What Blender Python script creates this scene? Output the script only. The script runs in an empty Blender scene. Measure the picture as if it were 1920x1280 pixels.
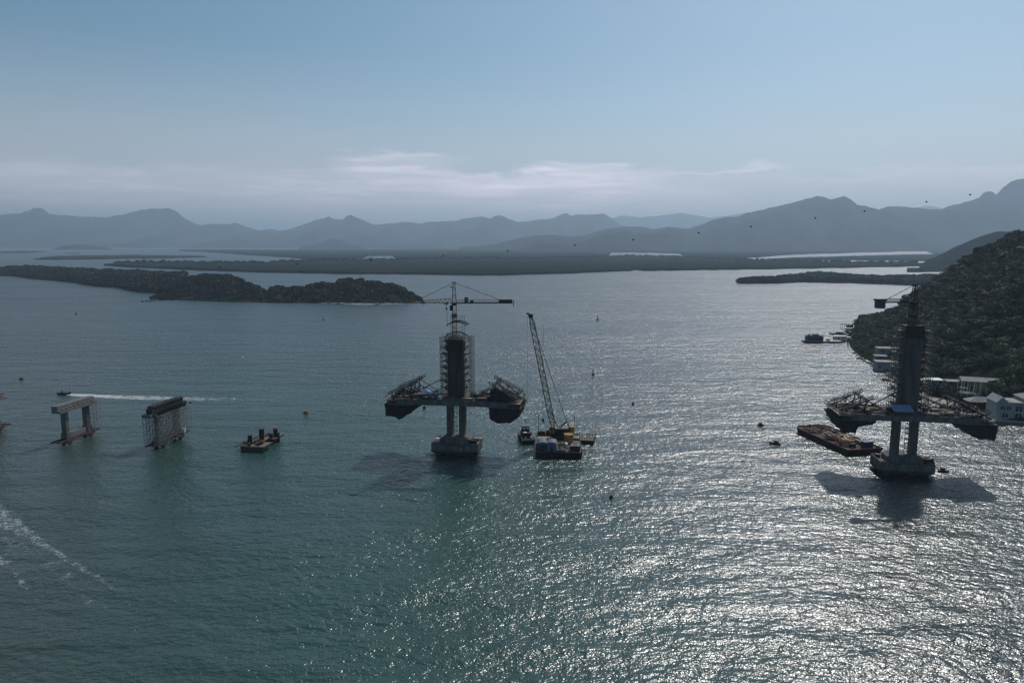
import bpy, bmesh, math, random
import numpy as np
from mathutils import Vector, Matrix
from mathutils.bvhtree import BVHTree

S = bpy.context.scene
COL = S.collection
R = math.radians
rng = np.random.default_rng(7)
random.seed(7)

# ------------------------------------------------------------------ camera
CAM_H = 90.0
PITCH = R(8.1)
F = 1300.0                      # focal length in pixels of the 1920 px wide photograph
cam_d = bpy.data.cameras.new("camera")
cam_d.sensor_width = 36.0
cam_d.lens = 36.0 * F / 1920.0
cam_d.clip_start = 1.0
cam_d.clip_end = 120000.0
cam = bpy.data.objects.new("camera", cam_d)
COL.objects.link(cam)
cam.location = (0, 0, CAM_H)
cam.rotation_euler = (math.pi / 2 - PITCH, 0, 0)
S.camera = cam

# ------------------------------------------------------------------ exposure
S.view_settings.view_transform = 'Standard'
S.view_settings.look = 'None'
S.view_settings.exposure = -0.7
S.view_settings.gamma = 1.0
S.cycles.max_bounces = 6
S.cycles.diffuse_bounces = 2
S.cycles.glossy_bounces = 3
S.cycles.transparent_max_bounces = 12
S.cycles.volume_bounces = 0
S.cycles.sample_clamp_indirect = 4.0
S.cycles.use_denoising = True
S.cycles.denoising_prefilter = 'NONE'
S.cycles.denoising_input_passes = 'RGB_ALBEDO_NORMAL'
S.cycles.use_adaptive_sampling = False

# ------------------------------------------------------------------ sun and sky
SUN_AZ = R(30.0)                # clockwise from +Y (view direction)
SUN_EL = R(48.0)
sun_d = bpy.data.lights.new("sun", 'SUN')
sun_d.energy = 5.0
sun_d.angle = R(0.53)
sun_d.color = (1.0, 0.965, 0.91)
sun = bpy.data.objects.new("sun", sun_d)
COL.objects.link(sun)
to_sun = Vector((math.sin(SUN_AZ) * math.cos(SUN_EL), math.cos(SUN_AZ) * math.cos(SUN_EL), math.sin(SUN_EL)))
sun.rotation_euler = (-to_sun).to_track_quat('-Z', 'Y').to_euler()
sun.location = (200, 350, 500)

W = bpy.data.worlds.new("World")
S.world = W
W.use_nodes = True


def N(nt, kind, **kw):
    n = nt.nodes.new(kind)
    for k, v in kw.items():
        if k in ('inp',):
            for a, b in v.items():
                n.inputs[a].default_value = b
        else:
            setattr(n, k, v)
    return n


def math_n(nt, op, a, b=None, c=None, clamp=False):
    n = nt.nodes.new('ShaderNodeMath')
    n.operation = op
    n.use_clamp = clamp
    for i, v in enumerate((a, b, c)):
        if v is None:
            continue
        if isinstance(v, (int, float)):
            n.inputs[i].default_value = v
        else:
            nt.links.new(v, n.inputs[i])
    return n.outputs[0]


def remap(nt, val, a, b, c=0.0, d=1.0, smooth=True):
    n = nt.nodes.new('ShaderNodeMapRange')
    n.interpolation_type = 'SMOOTHSTEP' if smooth else 'LINEAR'
    nt.links.new(val, n.inputs['Value'])
    for k, v in zip(('From Min', 'From Max', 'To Min', 'To Max'), (a, b, c, d)):
        n.inputs[k].default_value = v
    return n.outputs['Result']


def mixc(nt, fac, a, b, blend='MIX'):
    n = nt.nodes.new('ShaderNodeMix')
    n.data_type = 'RGBA'
    n.blend_type = blend
    for sock, v in ((n.inputs[0], fac), (n.inputs[6], a), (n.inputs[7], b)):
        if isinstance(v, (int, float)):
            sock.default_value = v
        elif isinstance(v, tuple):
            sock.default_value = (*v[:3], 1)
        else:
            nt.links.new(v, sock)
    return n.outputs[2]


def noise_n(nt, vec, scale, detail=2.0, rough=0.5, dist=0.0):
    n = nt.nodes.new('ShaderNodeTexNoise')
    n.inputs['Scale'].default_value = scale
    n.inputs['Detail'].default_value = detail
    n.inputs['Roughness'].default_value = rough
    n.inputs['Distortion'].default_value = dist
    nt.links.new(vec, n.inputs['Vector'])
    return n


def mapping(nt, vec, scale=(1, 1, 1), rot=(0, 0, 0), loc=(0, 0, 0)):
    n = nt.nodes.new('ShaderNodeMapping')
    n.inputs['Scale'].default_value = scale
    n.inputs['Rotation'].default_value = rot
    n.inputs['Location'].default_value = loc
    nt.links.new(vec, n.inputs['Vector'])
    return n.outputs[0]


nt = W.node_tree
nt.nodes.clear()
sky = N(nt, 'ShaderNodeTexSky')
sky.sky_type = 'NISHITA'
sky.sun_disc = False
sky.sun_elevation = SUN_EL
sky.sun_rotation = SUN_AZ
sky.altitude = 50
sky.air_density = 1.0
sky.dust_density = 1.2
sky.ozone_density = 3.0
tc = N(nt, 'ShaderNodeTexCoord')
sep = N(nt, 'ShaderNodeSeparateXYZ')
nt.links.new(tc.outputs['Generated'], sep.inputs[0])
az = math_n(nt, 'ARCTAN2', sep.outputs[0], sep.outputs[1])          # radians right of +Y
el = math_n(nt, 'ARCSINE', sep.outputs[2])
cv = N(nt, 'ShaderNodeCombineXYZ')
nt.links.new(az, cv.inputs[0])
nt.links.new(el, cv.inputs[1])
# low stratus bank: a thin, ragged band a few degrees above the horizon
n1 = noise_n(nt, mapping(nt, cv.outputs[0], (7.0, 30, 1), loc=(1.7, 0.3, 0)), 1.0, 6, 0.6, 0.4)
n2 = noise_n(nt, mapping(nt, cv.outputs[0], (6, 70, 1), loc=(4.1, 2.2, 0)), 1.0, 6, 0.62, 0.3)
wob = math_n(nt, 'MULTIPLY', math_n(nt, 'SUBTRACT', n1.outputs['Fac'], 0.5), 0.06)
streak = remap(nt, n2.outputs['Fac'], 0.40, 0.64)
cl = None
# each bank: azimuth span, height of its ragged top, how far it thins out below, strength
for a0, a1, a2, a3, top_, thick, st in ((-0.15, 0.02, 0.10, 0.26, 0.098, 0.06, 0.7), (-0.27, -0.20, -0.14, -0.04, 0.119, 0.03, 0.45), (-0.30, -0.18, 0.0, 0.10, 0.103, 0.03, 0.45), (0.22, 0.27, 0.33, 0.39, 0.098, 0.008, 0.5),
                                        (-0.85, -0.45, 0.05, 0.50, 0.088, 0.08, 0.55), (0.30, 0.5, 0.7, 0.9, 0.090, 0.03, 0.25)):
    e_ = math_n(nt, 'ADD', el, wob)
    sf_ = 0.022 if thick > 0.07 else 0.005
    up_ = remap(nt, e_, top_ + sf_, top_ - sf_)
    dn_ = remap(nt, e_, top_ - thick, top_ - 0.006)
    sp_ = math_n(nt, 'MULTIPLY', remap(nt, az, a0, a1), remap(nt, az, a3, a2))
    v_ = math_n(nt, 'MULTIPLY', math_n(nt, 'MULTIPLY', up_, dn_), math_n(nt, 'MULTIPLY', sp_, math_n(nt, 'MULTIPLY', math_n(nt, 'ADD', 0.45, math_n(nt, 'MULTIPLY', streak, 0.55)), st)))
    cl = v_ if cl is None else math_n(nt, 'ADD', cl, v_, clamp=True)
# thin high veil, thickest low down and over the left of the bay
veil = math_n(nt, 'MULTIPLY', remap(nt, el, 0.27, -0.02), math_n(nt, 'ADD', 0.52, remap(nt, az, 0.6, -0.7, 0.0, 0.18)))
n4 = noise_n(nt, mapping(nt, cv.outputs[0], (2.0, 9, 1), loc=(3.3, 5.0, 0)), 1.0, 5, 0.6, 0.3)
veil = math_n(nt, 'MULTIPLY', veil, math_n(nt, 'ADD', 0.8, math_n(nt, 'MULTIPLY', n4.outputs['Fac'], 0.4)))
CLOUD = (14.5, 13.0, 14.1)
VEIL = (8.8, 8.5, 9.0)
hs = N(nt, 'ShaderNodeHueSaturation')
hs.inputs['Hue'].default_value = 0.478
hs.inputs["Saturation"].default_value = 1.14
nt.links.new(sky.outputs[0], hs.inputs['Color'])
grade = N(nt, 'ShaderNodeVectorMath')
grade.operation = 'SCALE'
nt.links.new(hs.outputs[0], grade.inputs[0])
nt.links.new(remap(nt, az, -0.8, 0.8, 0.82, 0.93), grade.inputs['Scale'])
skyc = mixc(nt, veil, grade.outputs[0], VEIL)
skyc = mixc(nt, cl, skyc, CLOUD)
bg = N(nt, 'ShaderNodeBackground')
nt.links.new(skyc, bg.inputs['Color'])
bg.inputs['Strength'].default_value = 0.145
out = N(nt, 'ShaderNodeOutputWorld')
nt.links.new(bg.outputs[0], out.inputs[0])


# ------------------------------------------------------------------ picture-to-place helpers
def ray(px, py):
    up = 640.0 - py
    return np.array([px - 960.0, F * math.cos(PITCH) + up * math.sin(PITCH), -F * math.sin(PITCH) + up * math.cos(PITCH)])


def G(px, py, z=0.0):
    d = ray(px, py)
    t = (z - CAM_H) / d[2]
    return np.array([d[0] * t, d[1] * t, z])


def D(px, py, Y):
    d = ray(px, py)
    t = Y / d[1]
    return np.array([d[0] * t, Y, CAM_H + d[2] * t])


# ------------------------------------------------------------------ materials
MAT = {}


def new_mat(name):
    m = bpy.data.materials.new(name)
    m.use_nodes = True
    t = m.node_tree
    t.nodes.clear()
    o = t.nodes.new('ShaderNodeOutputMaterial')
    b = t.nodes.new('ShaderNodeBsdfPrincipled')
    t.links.new(b.outputs[0], o.inputs[0])
    MAT[name] = m
    return m, t, b, o


def simple(name, col, rough=0.7, metal=0.0, var=0.25, scale=0.8, streak=False, col2=None, bump=0.0, spec=0.3):
    m, t, b, o = new_mat(name)
    g = t.nodes.new('ShaderNodeNewGeometry')
    v = g.outputs['Position']
    if streak:
        v = mapping(t, v, (1.0, 1.0, 0.15))
    n = noise_n(t, v, scale, 5, 0.6)
    c2 = col2 if col2 else tuple(c * (1 - var) for c in col)
    c = mixc(t, remap(t, n.outputs['Fac'], 0.3, 0.7), tuple(min(1, k * (1 + var * 0.5)) for k in col), c2)
    t.links.new(c, b.inputs['Base Color'])
    b.inputs['Roughness'].default_value = rough
    b.inputs['Metallic'].default_value = metal
    b.inputs['Specular IOR Level'].default_value = spec
    if bump:
        bp = t.nodes.new('ShaderNodeBump')
        bp.inputs['Strength'].default_value = 0.6
        bp.inputs['Distance'].default_value = bump
        n2 = noise_n(t, g.outputs['Position'], scale * 3, 4, 0.6)
        t.links.new(n2.outputs['Fac'], bp.inputs['Height'])
        t.links.new(bp.outputs[0], b.inputs['Normal'])
    return m


simple('concrete', (0.125, 0.12, 0.115), 0.85, var=0.45, scale=0.5, streak=True, bump=0.02)
tide = MAT['concrete'].node_tree
tb = [k for k in tide.nodes if k.type == 'BSDF_PRINCIPLED'][0]
tl = tb.inputs['Base Color'].links[0].from_socket
tg = tide.nodes.new('ShaderNodeNewGeometry')
ts = tide.nodes.new('ShaderNodeSeparateXYZ')
tide.links.new(tg.outputs['Position'], ts.inputs[0])
tn = noise_n(tide, mapping(tide, tg.outputs['Position'], (1, 1, 0.2)), 0.9, 4, 0.6)
tz = math_n(tide, 'ADD', ts.outputs[2], math_n(tide, 'MULTIPLY', tn.outputs['Fac'], -2.6))
tide.links.new(mixc(tide, remap(tide, tz, 1.4, 0.3), tl, (0.028, 0.030, 0.024)), tb.inputs['Base Color'])   # algae and damp above the tide line
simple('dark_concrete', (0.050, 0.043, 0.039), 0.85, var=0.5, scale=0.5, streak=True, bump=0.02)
simple('pale_concrete', (0.15, 0.147, 0.142), 0.85, var=0.25, scale=0.6, streak=True, bump=0.02)
simple('wet_concrete', (0.05, 0.05, 0.045), 0.5, var=0.4, scale=0.7)
simple('dark_steel', (0.020, 0.019, 0.020), 0.55, 0.3, var=0.4, scale=1.5)
simple('grey_steel', (0.16, 0.16, 0.17), 0.5, 0.4, var=0.3, scale=1.5)
simple('galvanised', (0.26, 0.255, 0.245), 0.5, 0.3, var=0.25, scale=2)
simple('rust', (0.085, 0.045, 0.032), 0.9, var=0.3, scale=0.9, col2=(0.06, 0.03, 0.025))
simple('red_rust', (0.10, 0.042, 0.032), 0.9, var=0.3, scale=0.9, col2=(0.09, 0.035, 0.025))
simple('yellow_paint', (0.38, 0.22, 0.05), 0.5, var=0.3, scale=1.0, col2=(0.20, 0.12, 0.04))
simple('scaffold_pipe', (0.17, 0.15, 0.13), 0.6, 0.2, var=0.3, scale=1.5)
simple('orange_paint', (0.32, 0.15, 0.035), 0.5, var=0.2, scale=2.0)
simple('red_paint', (0.14, 0.035, 0.025), 0.5, var=0.2, scale=1.0)
simple('crane_red', (0.05, 0.018, 0.014), 0.7, var=0.3, scale=1.0)
simple('white_paint', (0.72, 0.72, 0.70), 0.55, var=0.2, scale=0.7, streak=True)
simple('boom_tan', (0.24, 0.20, 0.13), 0.6, 0.1, var=0.3, scale=1.0)
simple('wall_white', (0.27, 0.28, 0.30), 0.8, var=0.15, scale=0.5, streak=True)
simple('cream', (0.27, 0.25, 0.22), 0.8, var=0.2, scale=0.5)
simple('wood', (0.17, 0.125, 0.085), 0.85, var=0.4, scale=1.6)
simple('pale_wood', (0.34, 0.285, 0.22), 0.85, var=0.35, scale=1.8)
simple('tan_deck', (0.38, 0.27, 0.19), 0.85, var=0.2, scale=0.7)
simple('mid_concrete', (0.088, 0.081, 0.076), 0.85, var=0.5, scale=0.5, streak=True, bump=0.02)  # mid-tone concrete for the shaft of the pylon near the headland
simple('sunlit_deck', (0.52, 0.49, 0.43), 0.8, var=0.2, scale=0.6)  # paler than cream, the sun on decks and cabins put into the colour
simple('jib_yellow', (0.17, 0.12, 0.04), 0.6, var=0.3, scale=1.0)
simple('blue_tarp', (0.17, 0.23, 0.35), 0.6, var=0.2, scale=0.8)
simple('blue_paint', (0.03, 0.05, 0.11), 0.5, var=0.25, scale=0.9)
simple('blue_grey', (0.09, 0.12, 0.17), 0.55, var=0.25, scale=0.9)
simple('net_cloth', (0.020, 0.021, 0.023), 0.85, var=0.5, scale=0.5, bump=0.25)
simple('green_net', (0.07, 0.085, 0.07), 0.9, var=0.4, scale=0.6)
simple('grey_cloth', (0.40, 0.40, 0.39), 0.8, var=0.3, scale=0.6, bump=0.1)
simple('hull_black', (0.02, 0.02, 0.022), 0.55, var=0.5, scale=0.8)
simple('rubber', (0.015, 0.015, 0.015), 0.9, var=0.3)
simple('glass', (0.015, 0.02, 0.03), 0.12, var=0.2, scale=0.5, spec=0.5)
simple('roof_grey', (0.26, 0.25, 0.23), 0.85, var=0.3, scale=0.4)
simple('sand', (0.33, 0.29, 0.23), 0.95, var=0.3, scale=0.15)
simple('rock', (0.12, 0.115, 0.11), 0.9, var=0.5, scale=0.25, bump=0.4)
simple('bark', (0.10, 0.08, 0.06), 0.9, var=0.3, scale=2)
simple('skin', (0.35, 0.22, 0.15), 0.6, var=0.1)
simple('hi_vis', (0.6, 0.25, 0.05), 0.8, var=0.1)
simple('denim', (0.04, 0.06, 0.12), 0.9, var=0.2)


def foliage(name, a, b, s1=0.05, s2=0.5, rough=0.75):
    m, t, bs, o = new_mat(name)
    g = t.nodes.new('ShaderNodeNewGeometry')
    oi = t.nodes.new('ShaderNodeObjectInfo')
    n = noise_n(t, g.outputs['Position'], s1, 3, 0.6)
    n2 = noise_n(t, g.outputs['Position'], s2, 3, 0.6)
    f = math_n(t, 'ADD', remap(t, n.outputs['Fac'], 0.3, 0.7), math_n(t, 'MULTIPLY', math_n(t, 'SUBTRACT', n2.outputs['Fac'], 0.5), 1.6))
    f = math_n(t, 'ADD', f, math_n(t, 'MULTIPLY', math_n(t, 'SUBTRACT', oi.outputs['Random'], 0.5), 1.0), clamp=True)
    t.links.new(mixc(t, f, a, b), bs.inputs['Base Color'])
    bs.inputs['Roughness'].default_value = rough
    bs.inputs['Specular IOR Level'].default_value = 0.0 if name in ('mangrove', 'mountain_forest', 'hill_ground') else 0.08
    return m


foliage('leaves', (0.026, 0.040, 0.021), (0.135, 0.128, 0.080), s1=0.018)
foliage('island_leaves', (0.012, 0.020, 0.011), (0.048, 0.052, 0.030), s1=0.02)
foliage('pale_leaves', (0.045, 0.07, 0.025), (0.12, 0.135, 0.055), s1=0.2)
foliage('mangrove', (0.010, 0.017, 0.011), (0.022, 0.028, 0.017), s1=0.004, s2=0.05)
foliage('mountain_forest', (0.006, 0.011, 0.008), (0.036, 0.044, 0.030), s1=0.0006, s2=0.004)
foliage('palm_leaves', (0.02, 0.035, 0.015), (0.05, 0.07, 0.025))
foliage('hill_ground', (0.012, 0.020, 0.010), (0.034, 0.034, 0.022), s1=0.03, s2=0.3)

# water: turbid estuary water with wind waves; everything is a function of the place, not of the viewer
m, t, b, o = new_mat('water')
g = t.nodes.new('ShaderNodeNewGeometry')
P = g.outputs['Position']
sp = t.nodes.new('ShaderNodeSeparateXYZ')
t.links.new(P, sp.inputs[0])
X, Y = sp.outputs[0], sp.outputs[1]
shal = remap(t, math_n(t, 'ADD', X, math_n(t, 'MULTIPLY', Y, 0.55)), 60.0, -60.0)      # sand stirred up on the near left
deep = remap(t, Y, 180, 900)
big = noise_n(t, P, 0.012, 3, 0.55)
c = mixc(t, deep, (0.014, 0.054, 0.041), (0.010, 0.026, 0.033))
c = mixc(t, math_n(t, 'MULTIPLY', remap(t, big.outputs['Fac'], 0.35, 0.7), 0.5), c, (0.017, 0.042, 0.034))
glint_dark = remap(t, math_n(t, 'ADD', X, math_n(t, 'MULTIPLY', Y, 0.12)), 10.0, 120.0)               # body colour darkened to the right, painting in the dark between glints
c = mixc(t, math_n(t, 'MULTIPLY', glint_dark, 0.75), c, (0.006, 0.013, 0.018))
c = mixc(t, math_n(t, 'MULTIPLY', shal, 0.7), c, (0.044, 0.050, 0.038))
t.links.new(c, b.inputs['Base Color'])
b.inputs['IOR'].default_value = 1.38
b.inputs['Specular IOR Level'].default_value = 1.0
rough_far = remap(t, Y, 180, 1700, 0.0, 1.0)
wind = noise_n(t, mapping(t, P, (0.0035, 0.011, 1), rot=(0, 0, 0.12)), 1.0, 4, 0.6, 0.4)
windf = remap(t, wind.outputs['Fac'], 0.35, 0.65, 0.0, 1.0)
rg = math_n(t, 'ADD', 0.24, math_n(t, 'MULTIPLY', rough_far, 0.10))
rg = math_n(t, 'ADD', rg, math_n(t, 'MULTIPLY', math_n(t, 'MULTIPLY', windf, rough_far), 0.05))
t.links.new(rg, b.inputs['Roughness'])


def wavelet(scale, stretch, rot, detail, rough, dist, amp):
    v = mapping(t, P, (stretch, 1.0, 1.0), rot=(0, 0, rot))
    n = noise_n(t, v, scale, detail, rough, dist)
    return math_n(t, 'MULTIPLY', n.outputs['Fac'], amp)


h = wavelet(0.055, 0.35, R(24), 1, 0.5, 0.2, 1.7)                     # low swell coming in from the lower left
h = math_n(t, 'ADD', h, wavelet(0.17, 0.5, R(-14), 1, 0.5, 0.3, 0.9))
h = math_n(t, 'ADD', h, wavelet(0.6, 0.65, R(12), 1, 0.5, 0.4, 0.50))
h = math_n(t, 'ADD', h, wavelet(2.1, 0.85, R(-20), 1, 0.5, 0.3, 0.17))
amp = math_n(t, 'MULTIPLY', h, math_n(t, 'ADD', 0.88, math_n(t, 'MULTIPLY', windf, 0.30)))
amp = math_n(t, 'MULTIPLY', amp, remap(t, Y, 150, 600, 1.0, 1.32))
bp = t.nodes.new('ShaderNodeBump')
bp.inputs['Strength'].default_value = 1.0
bp.inputs['Distance'].default_value = 1.0
if 'Filter Width' in bp.inputs:
    bp.inputs['Filter Width'].default_value = 0.1
t.links.new(amp, bp.inputs['Height'])
t.links.new(bp.outputs[0], b.inputs['Normal'])

# foam: white froth with holes, on thin sheets that ride on the water
m, t, b, o = new_mat('foam')
uvn = t.nodes.new('ShaderNodeUVMap')
uvn.uv_map = 'uv'
su = t.nodes.new('ShaderNodeSeparateXYZ')
t.links.new(uvn.outputs[0], su.inputs[0])
g = t.nodes.new('ShaderNodeNewGeometry')
na = noise_n(t, mapping(t, g.outputs['Position'], (0.5, 1, 1), rot=(0, 0, R(-10))), 1.3, 6, 0.72, 1.2)
nb = noise_n(t, g.outputs['Position'], 0.22, 3, 0.6, 0.5)
edge = math_n(t, 'MULTIPLY', remap(t, su.outputs[1], 0.0, 0.3), remap(t, su.outputs[1], 1.0, 0.55))
dens = math_n(t, 'MULTIPLY', edge, su.outputs[0])
th = math_n(t, 'ADD', math_n(t, 'MULTIPLY', na.outputs['Fac'], 0.65), math_n(t, 'MULTIPLY', nb.outputs['Fac'], 0.35))
a = math_n(t, 'MULTIPLY', remap(t, math_n(t, 'ADD', th, math_n(t, 'MULTIPLY', dens, 0.34)), 0.64, 0.84), 0.7)
tr = t.nodes.new('ShaderNodeBsdfTransparent')
mx = t.nodes.new('ShaderNodeMixShader')
t.links.new(a, mx.inputs[0])
t.links.new(tr.outputs[0], mx.inputs[1])
t.links.new(b.outputs[0], mx.inputs[2])
t.links.new(mx.outputs[0], o.inputs[0])
b.inputs['Base Color'].default_value = (0.62, 0.65, 0.66, 1)
b.inputs['Roughness'].default_value = 0.8


# ------------------------------------------------------------------ mesh helpers
class MB:
    def __init__(s):
        s.v, s.f, s.m = [], [], []
        s.mats = []

    def mi(s, mat):
        if mat not in s.mats:
            s.mats.append(mat)
        return s.mats.index(mat)

    def add(s, vs, fs, mat):
        k = len(s.v)
        s.v.extend([tuple(map(float, p)) for p in vs])
        i = s.mi(mat)
        for f in fs:
            s.f.append(tuple(k + j for j in f))
            s.m.append(i)

    def box(s, c, d, mat, rz=0.0, taper=1.0, tapery=None):
        hx, hy, hz = d[0] / 2, d[1] / 2, d[2] / 2
        ty = taper if tapery is None else tapery
        cs, sn = math.cos(rz), math.sin(rz)
        vs = []
        for z, tx, tty in ((-hz, 1, 1), (hz, taper, ty)):
            for x, y in ((-hx, -hy), (hx, -hy), (hx, hy), (-hx, hy)):
                x, y = x * tx, y * tty
                vs.append((c[0] + x * cs - y * sn, c[1] + x * sn + y * cs, c[2] + z))
        s.add(vs, [(0, 3, 2, 1), (4, 5, 6, 7), (0, 1, 5, 4), (1, 2, 6, 5), (2, 3, 7, 6), (3, 0, 4, 7)], mat)

    def bar(s, a, b, w, mat, h=None, n=4):
        a, b = Vector(a), Vector(b)
        d = b - a
        if d.length < 1e-6:
            return
        d.normalize()
        u = Vector((0, 0, 1)) if abs(d.z) < 0.95 else Vector((1, 0, 0))
        x = d.cross(u).normalized()
        y = x.cross(d).normalized()
        h = w if h is None else h
        vs = []
        for p in (a, b):
            for k in range(n):
                an = 2 * math.pi * (k + 0.5) / n
                r = 0.7071 if n == 4 else 0.5
                vs.append(p + x * math.cos(an) * w * r + y * math.sin(an) * h * r)
        fs = [(k, (k + 1) % n, n + (k + 1) % n, n + k) for k in range(n)]
        fs += [tuple(range(n))[::-1], tuple(range(n, 2 * n))]
        s.add(vs, fs, mat)

    def cyl(s, c, r, h, mat, n=12, r2=None):
        r2 = r if r2 is None else r2
        vs = [(c[0] + r * math.cos(2 * math.pi * k / n), c[1] + r * math.sin(2 * math.pi * k / n), c[2]) for k in range(n)]
        vs += [(c[0] + r2 * math.cos(2 * math.pi * k / n), c[1] + r2 * math.sin(2 * math.pi * k / n), c[2] + h) for k in range(n)]
        fs = [(k, (k + 1) % n, n + (k + 1) % n, n + k) for k in range(n)]
        fs += [tuple(range(n))[::-1], tuple(range(n, 2 * n))]
        s.add(vs, fs, mat)

    def prism(s, poly, z0, z1, mat, top=None):
        """poly: (x, y) counter-clockwise; top: optional polygon of the same length for the upper face"""
        n = len(poly)
        tp = top if top else poly
        vs = [(x, y, z0) for x, y in poly] + [(x, y, z1) for x, y in tp]
        fs = [(k, (k + 1) % n, n + (k + 1) % n, n + k) for k in range(n)]
        fs += [tuple(range(n))[::-1], tuple(range(n, 2 * n))]
        s.add(vs, fs, mat)

    def xz_prism(s, poly, y0, y1, mat):
        n = len(poly)
        vs = [(x, y0, z) for x, z in poly] + [(x, y1, z) for x, z in poly]
        fs = [(k, n + k, n + (k + 1) % n, (k + 1) % n) for k in range(n)]
        fs += [tuple(range(n)), tuple(range(n, 2 * n))[::-1]]
        s.add(vs, fs, mat)

    def lattice(s, a, b, w0, w1, n, ch, br, mat):
        """square lattice mast or boom between a and b"""
        a, b = Vector(a), Vector(b)
        d = (b - a).normalized()
        u = Vector((0, 1, 0)) if abs(d.y) < 0.9 else Vector((1, 0, 0))
        x = d.cross(u).normalized()
        y = x.cross(d).normalized()
        L = (b - a).length

        def P(t, i):
            w = (w0 + (w1 - w0) * t) / 2
            sx, sy = ((-1, -1), (1, -1), (1, 1), (-1, 1))[i % 4]
            return a + d * (L * t) + x * (w * sx) + y * (w * sy)
        for i in range(4):
            s.bar(P(0, i), P(1, i), ch, mat)
        for k in range(n):
            t0, t1 = k / n, (k + 1) / n
            for i in range(4):
                s.bar(P(t0, i + (k % 2)), P(t1, i + 1 - (k % 2)), br, mat)
                if k % 2 == 0:
                    s.bar(P(t0, i), P(t0, i + 1), br, mat)

    def build(s, name, parent=None, smooth=False):
        me = bpy.data.meshes.new(name)
        me.from_pydata(s.v, [], s.f)
        for mm in s.mats:
            me.materials.append(MAT[mm])
        me.polygons.foreach_set('material_index', s.m)
        if smooth:
            me.polygons.foreach_set('use_smooth', [True] * len(s.f))
        me.update()
        o = bpy.data.objects.new(name, me)
        COL.objects.link(o)
        if parent is not None:
            o.parent = parent
        return o


def tag(o, label=None, cat=None, group=None, kind=None):
    if label:
        o['label'] = label
    if cat:
        o['category'] = cat
    if group:
        o['group'] = group
    if kind:
        o['kind'] = kind
    return o


def empty(name, loc, rz=0.0, label=None, cat=None, group=None):
    o = bpy.data.objects.new(name, None)
    o.empty_display_size = 1.0
    COL.objects.link(o)
    o.location = loc
    o.rotation_euler = (0, 0, rz)
    return tag(o, label, cat, group)


def copy_tree(o, parent=None):
    c = o.copy()
    COL.objects.link(c)
    if parent is not None:
        c.parent = parent
    for ch in list(o.children):
        copy_tree(ch, c)
    return c


def np_mesh(name, V, Fq, mats, smooth=False, parent=None, midx=None):
    """fast mesh from arrays; Fq is (n,4) or (n,3)"""
    me = bpy.data.meshes.new(name)
    V = np.asarray(V, dtype=np.float32)
    Fq = np.asarray(Fq, dtype=np.int32)
    k = Fq.shape[1]
    me.vertices.add(len(V))
    me.vertices.foreach_set('co', V.ravel())
    me.loops.add(Fq.size)
    me.loops.foreach_set('vertex_index', Fq.ravel())
    me.polygons.add(len(Fq))
    me.polygons.foreach_set('loop_start', np.arange(len(Fq), dtype=np.int32) * k)
    me.polygons.foreach_set('loop_total', np.full(len(Fq), k, dtype=np.int32))
    for mm in mats:
        me.materials.append(MAT[mm])
    if midx is not None:
        me.polygons.foreach_set('material_index', midx)
    if smooth:
        me.polygons.foreach_set('use_smooth', np.ones(len(Fq), dtype=bool))
    me.update(calc_edges=True)
    o = bpy.data.objects.new(name, me)
    COL.objects.link(o)
    if parent is not None:
        o.parent = parent
    return o


# value noise on arrays
_perm = rng.random((256, 256))


def vnoise(x, y):
    xi = np.floor(x).astype(int)
    yi = np.floor(y).astype(int)
    fx, fy = x - xi, y - yi
    fx, fy = fx * fx * (3 - 2 * fx), fy * fy * (3 - 2 * fy)

    def g_(i, j):
        return _perm[i % 256, j % 256]
    return (g_(xi, yi) * (1 - fx) + g_(xi + 1, yi) * fx) * (1 - fy) + (g_(xi, yi + 1) * (1 - fx) + g_(xi + 1, yi + 1) * fx) * fy


def fbm(x, y, o=4):
    s, a, tot = 0, 0.5, 0
    for k in range(o):
        s = s + a * vnoise(x * 2 ** k + 17 * k, y * 2 ** k + 31 * k)
        tot += a
        a *= 0.5
    return s / tot


def grid_faces(nu, nv):
    i, j = np.meshgrid(np.arange(nu - 1), np.arange(nv - 1), indexing='ij')
    a = (i * nv + j).ravel()
    return np.stack([a, a + nv, a + nv + 1, a + 1], 1)
# ------------------------------------------------------------------ water sheet
wm = MB()
wm.add([(-45000, -6000, 0), (45000, -6000, 0), (45000, 60000, 0), (-45000, 60000, 0)], [(0, 1, 2, 3)], 'water')
tag(wm.build('water'), kind='structure')


# ------------------------------------------------------------------ mountains (ridges traced, given depth, spurs and feet)
def interp_line(pts, xs):
    p = np.array(pts, dtype=float)
    return [np.interp(xs, p[:, 0], p[:, k]) for k in range(1, p.shape[1])]


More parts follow.
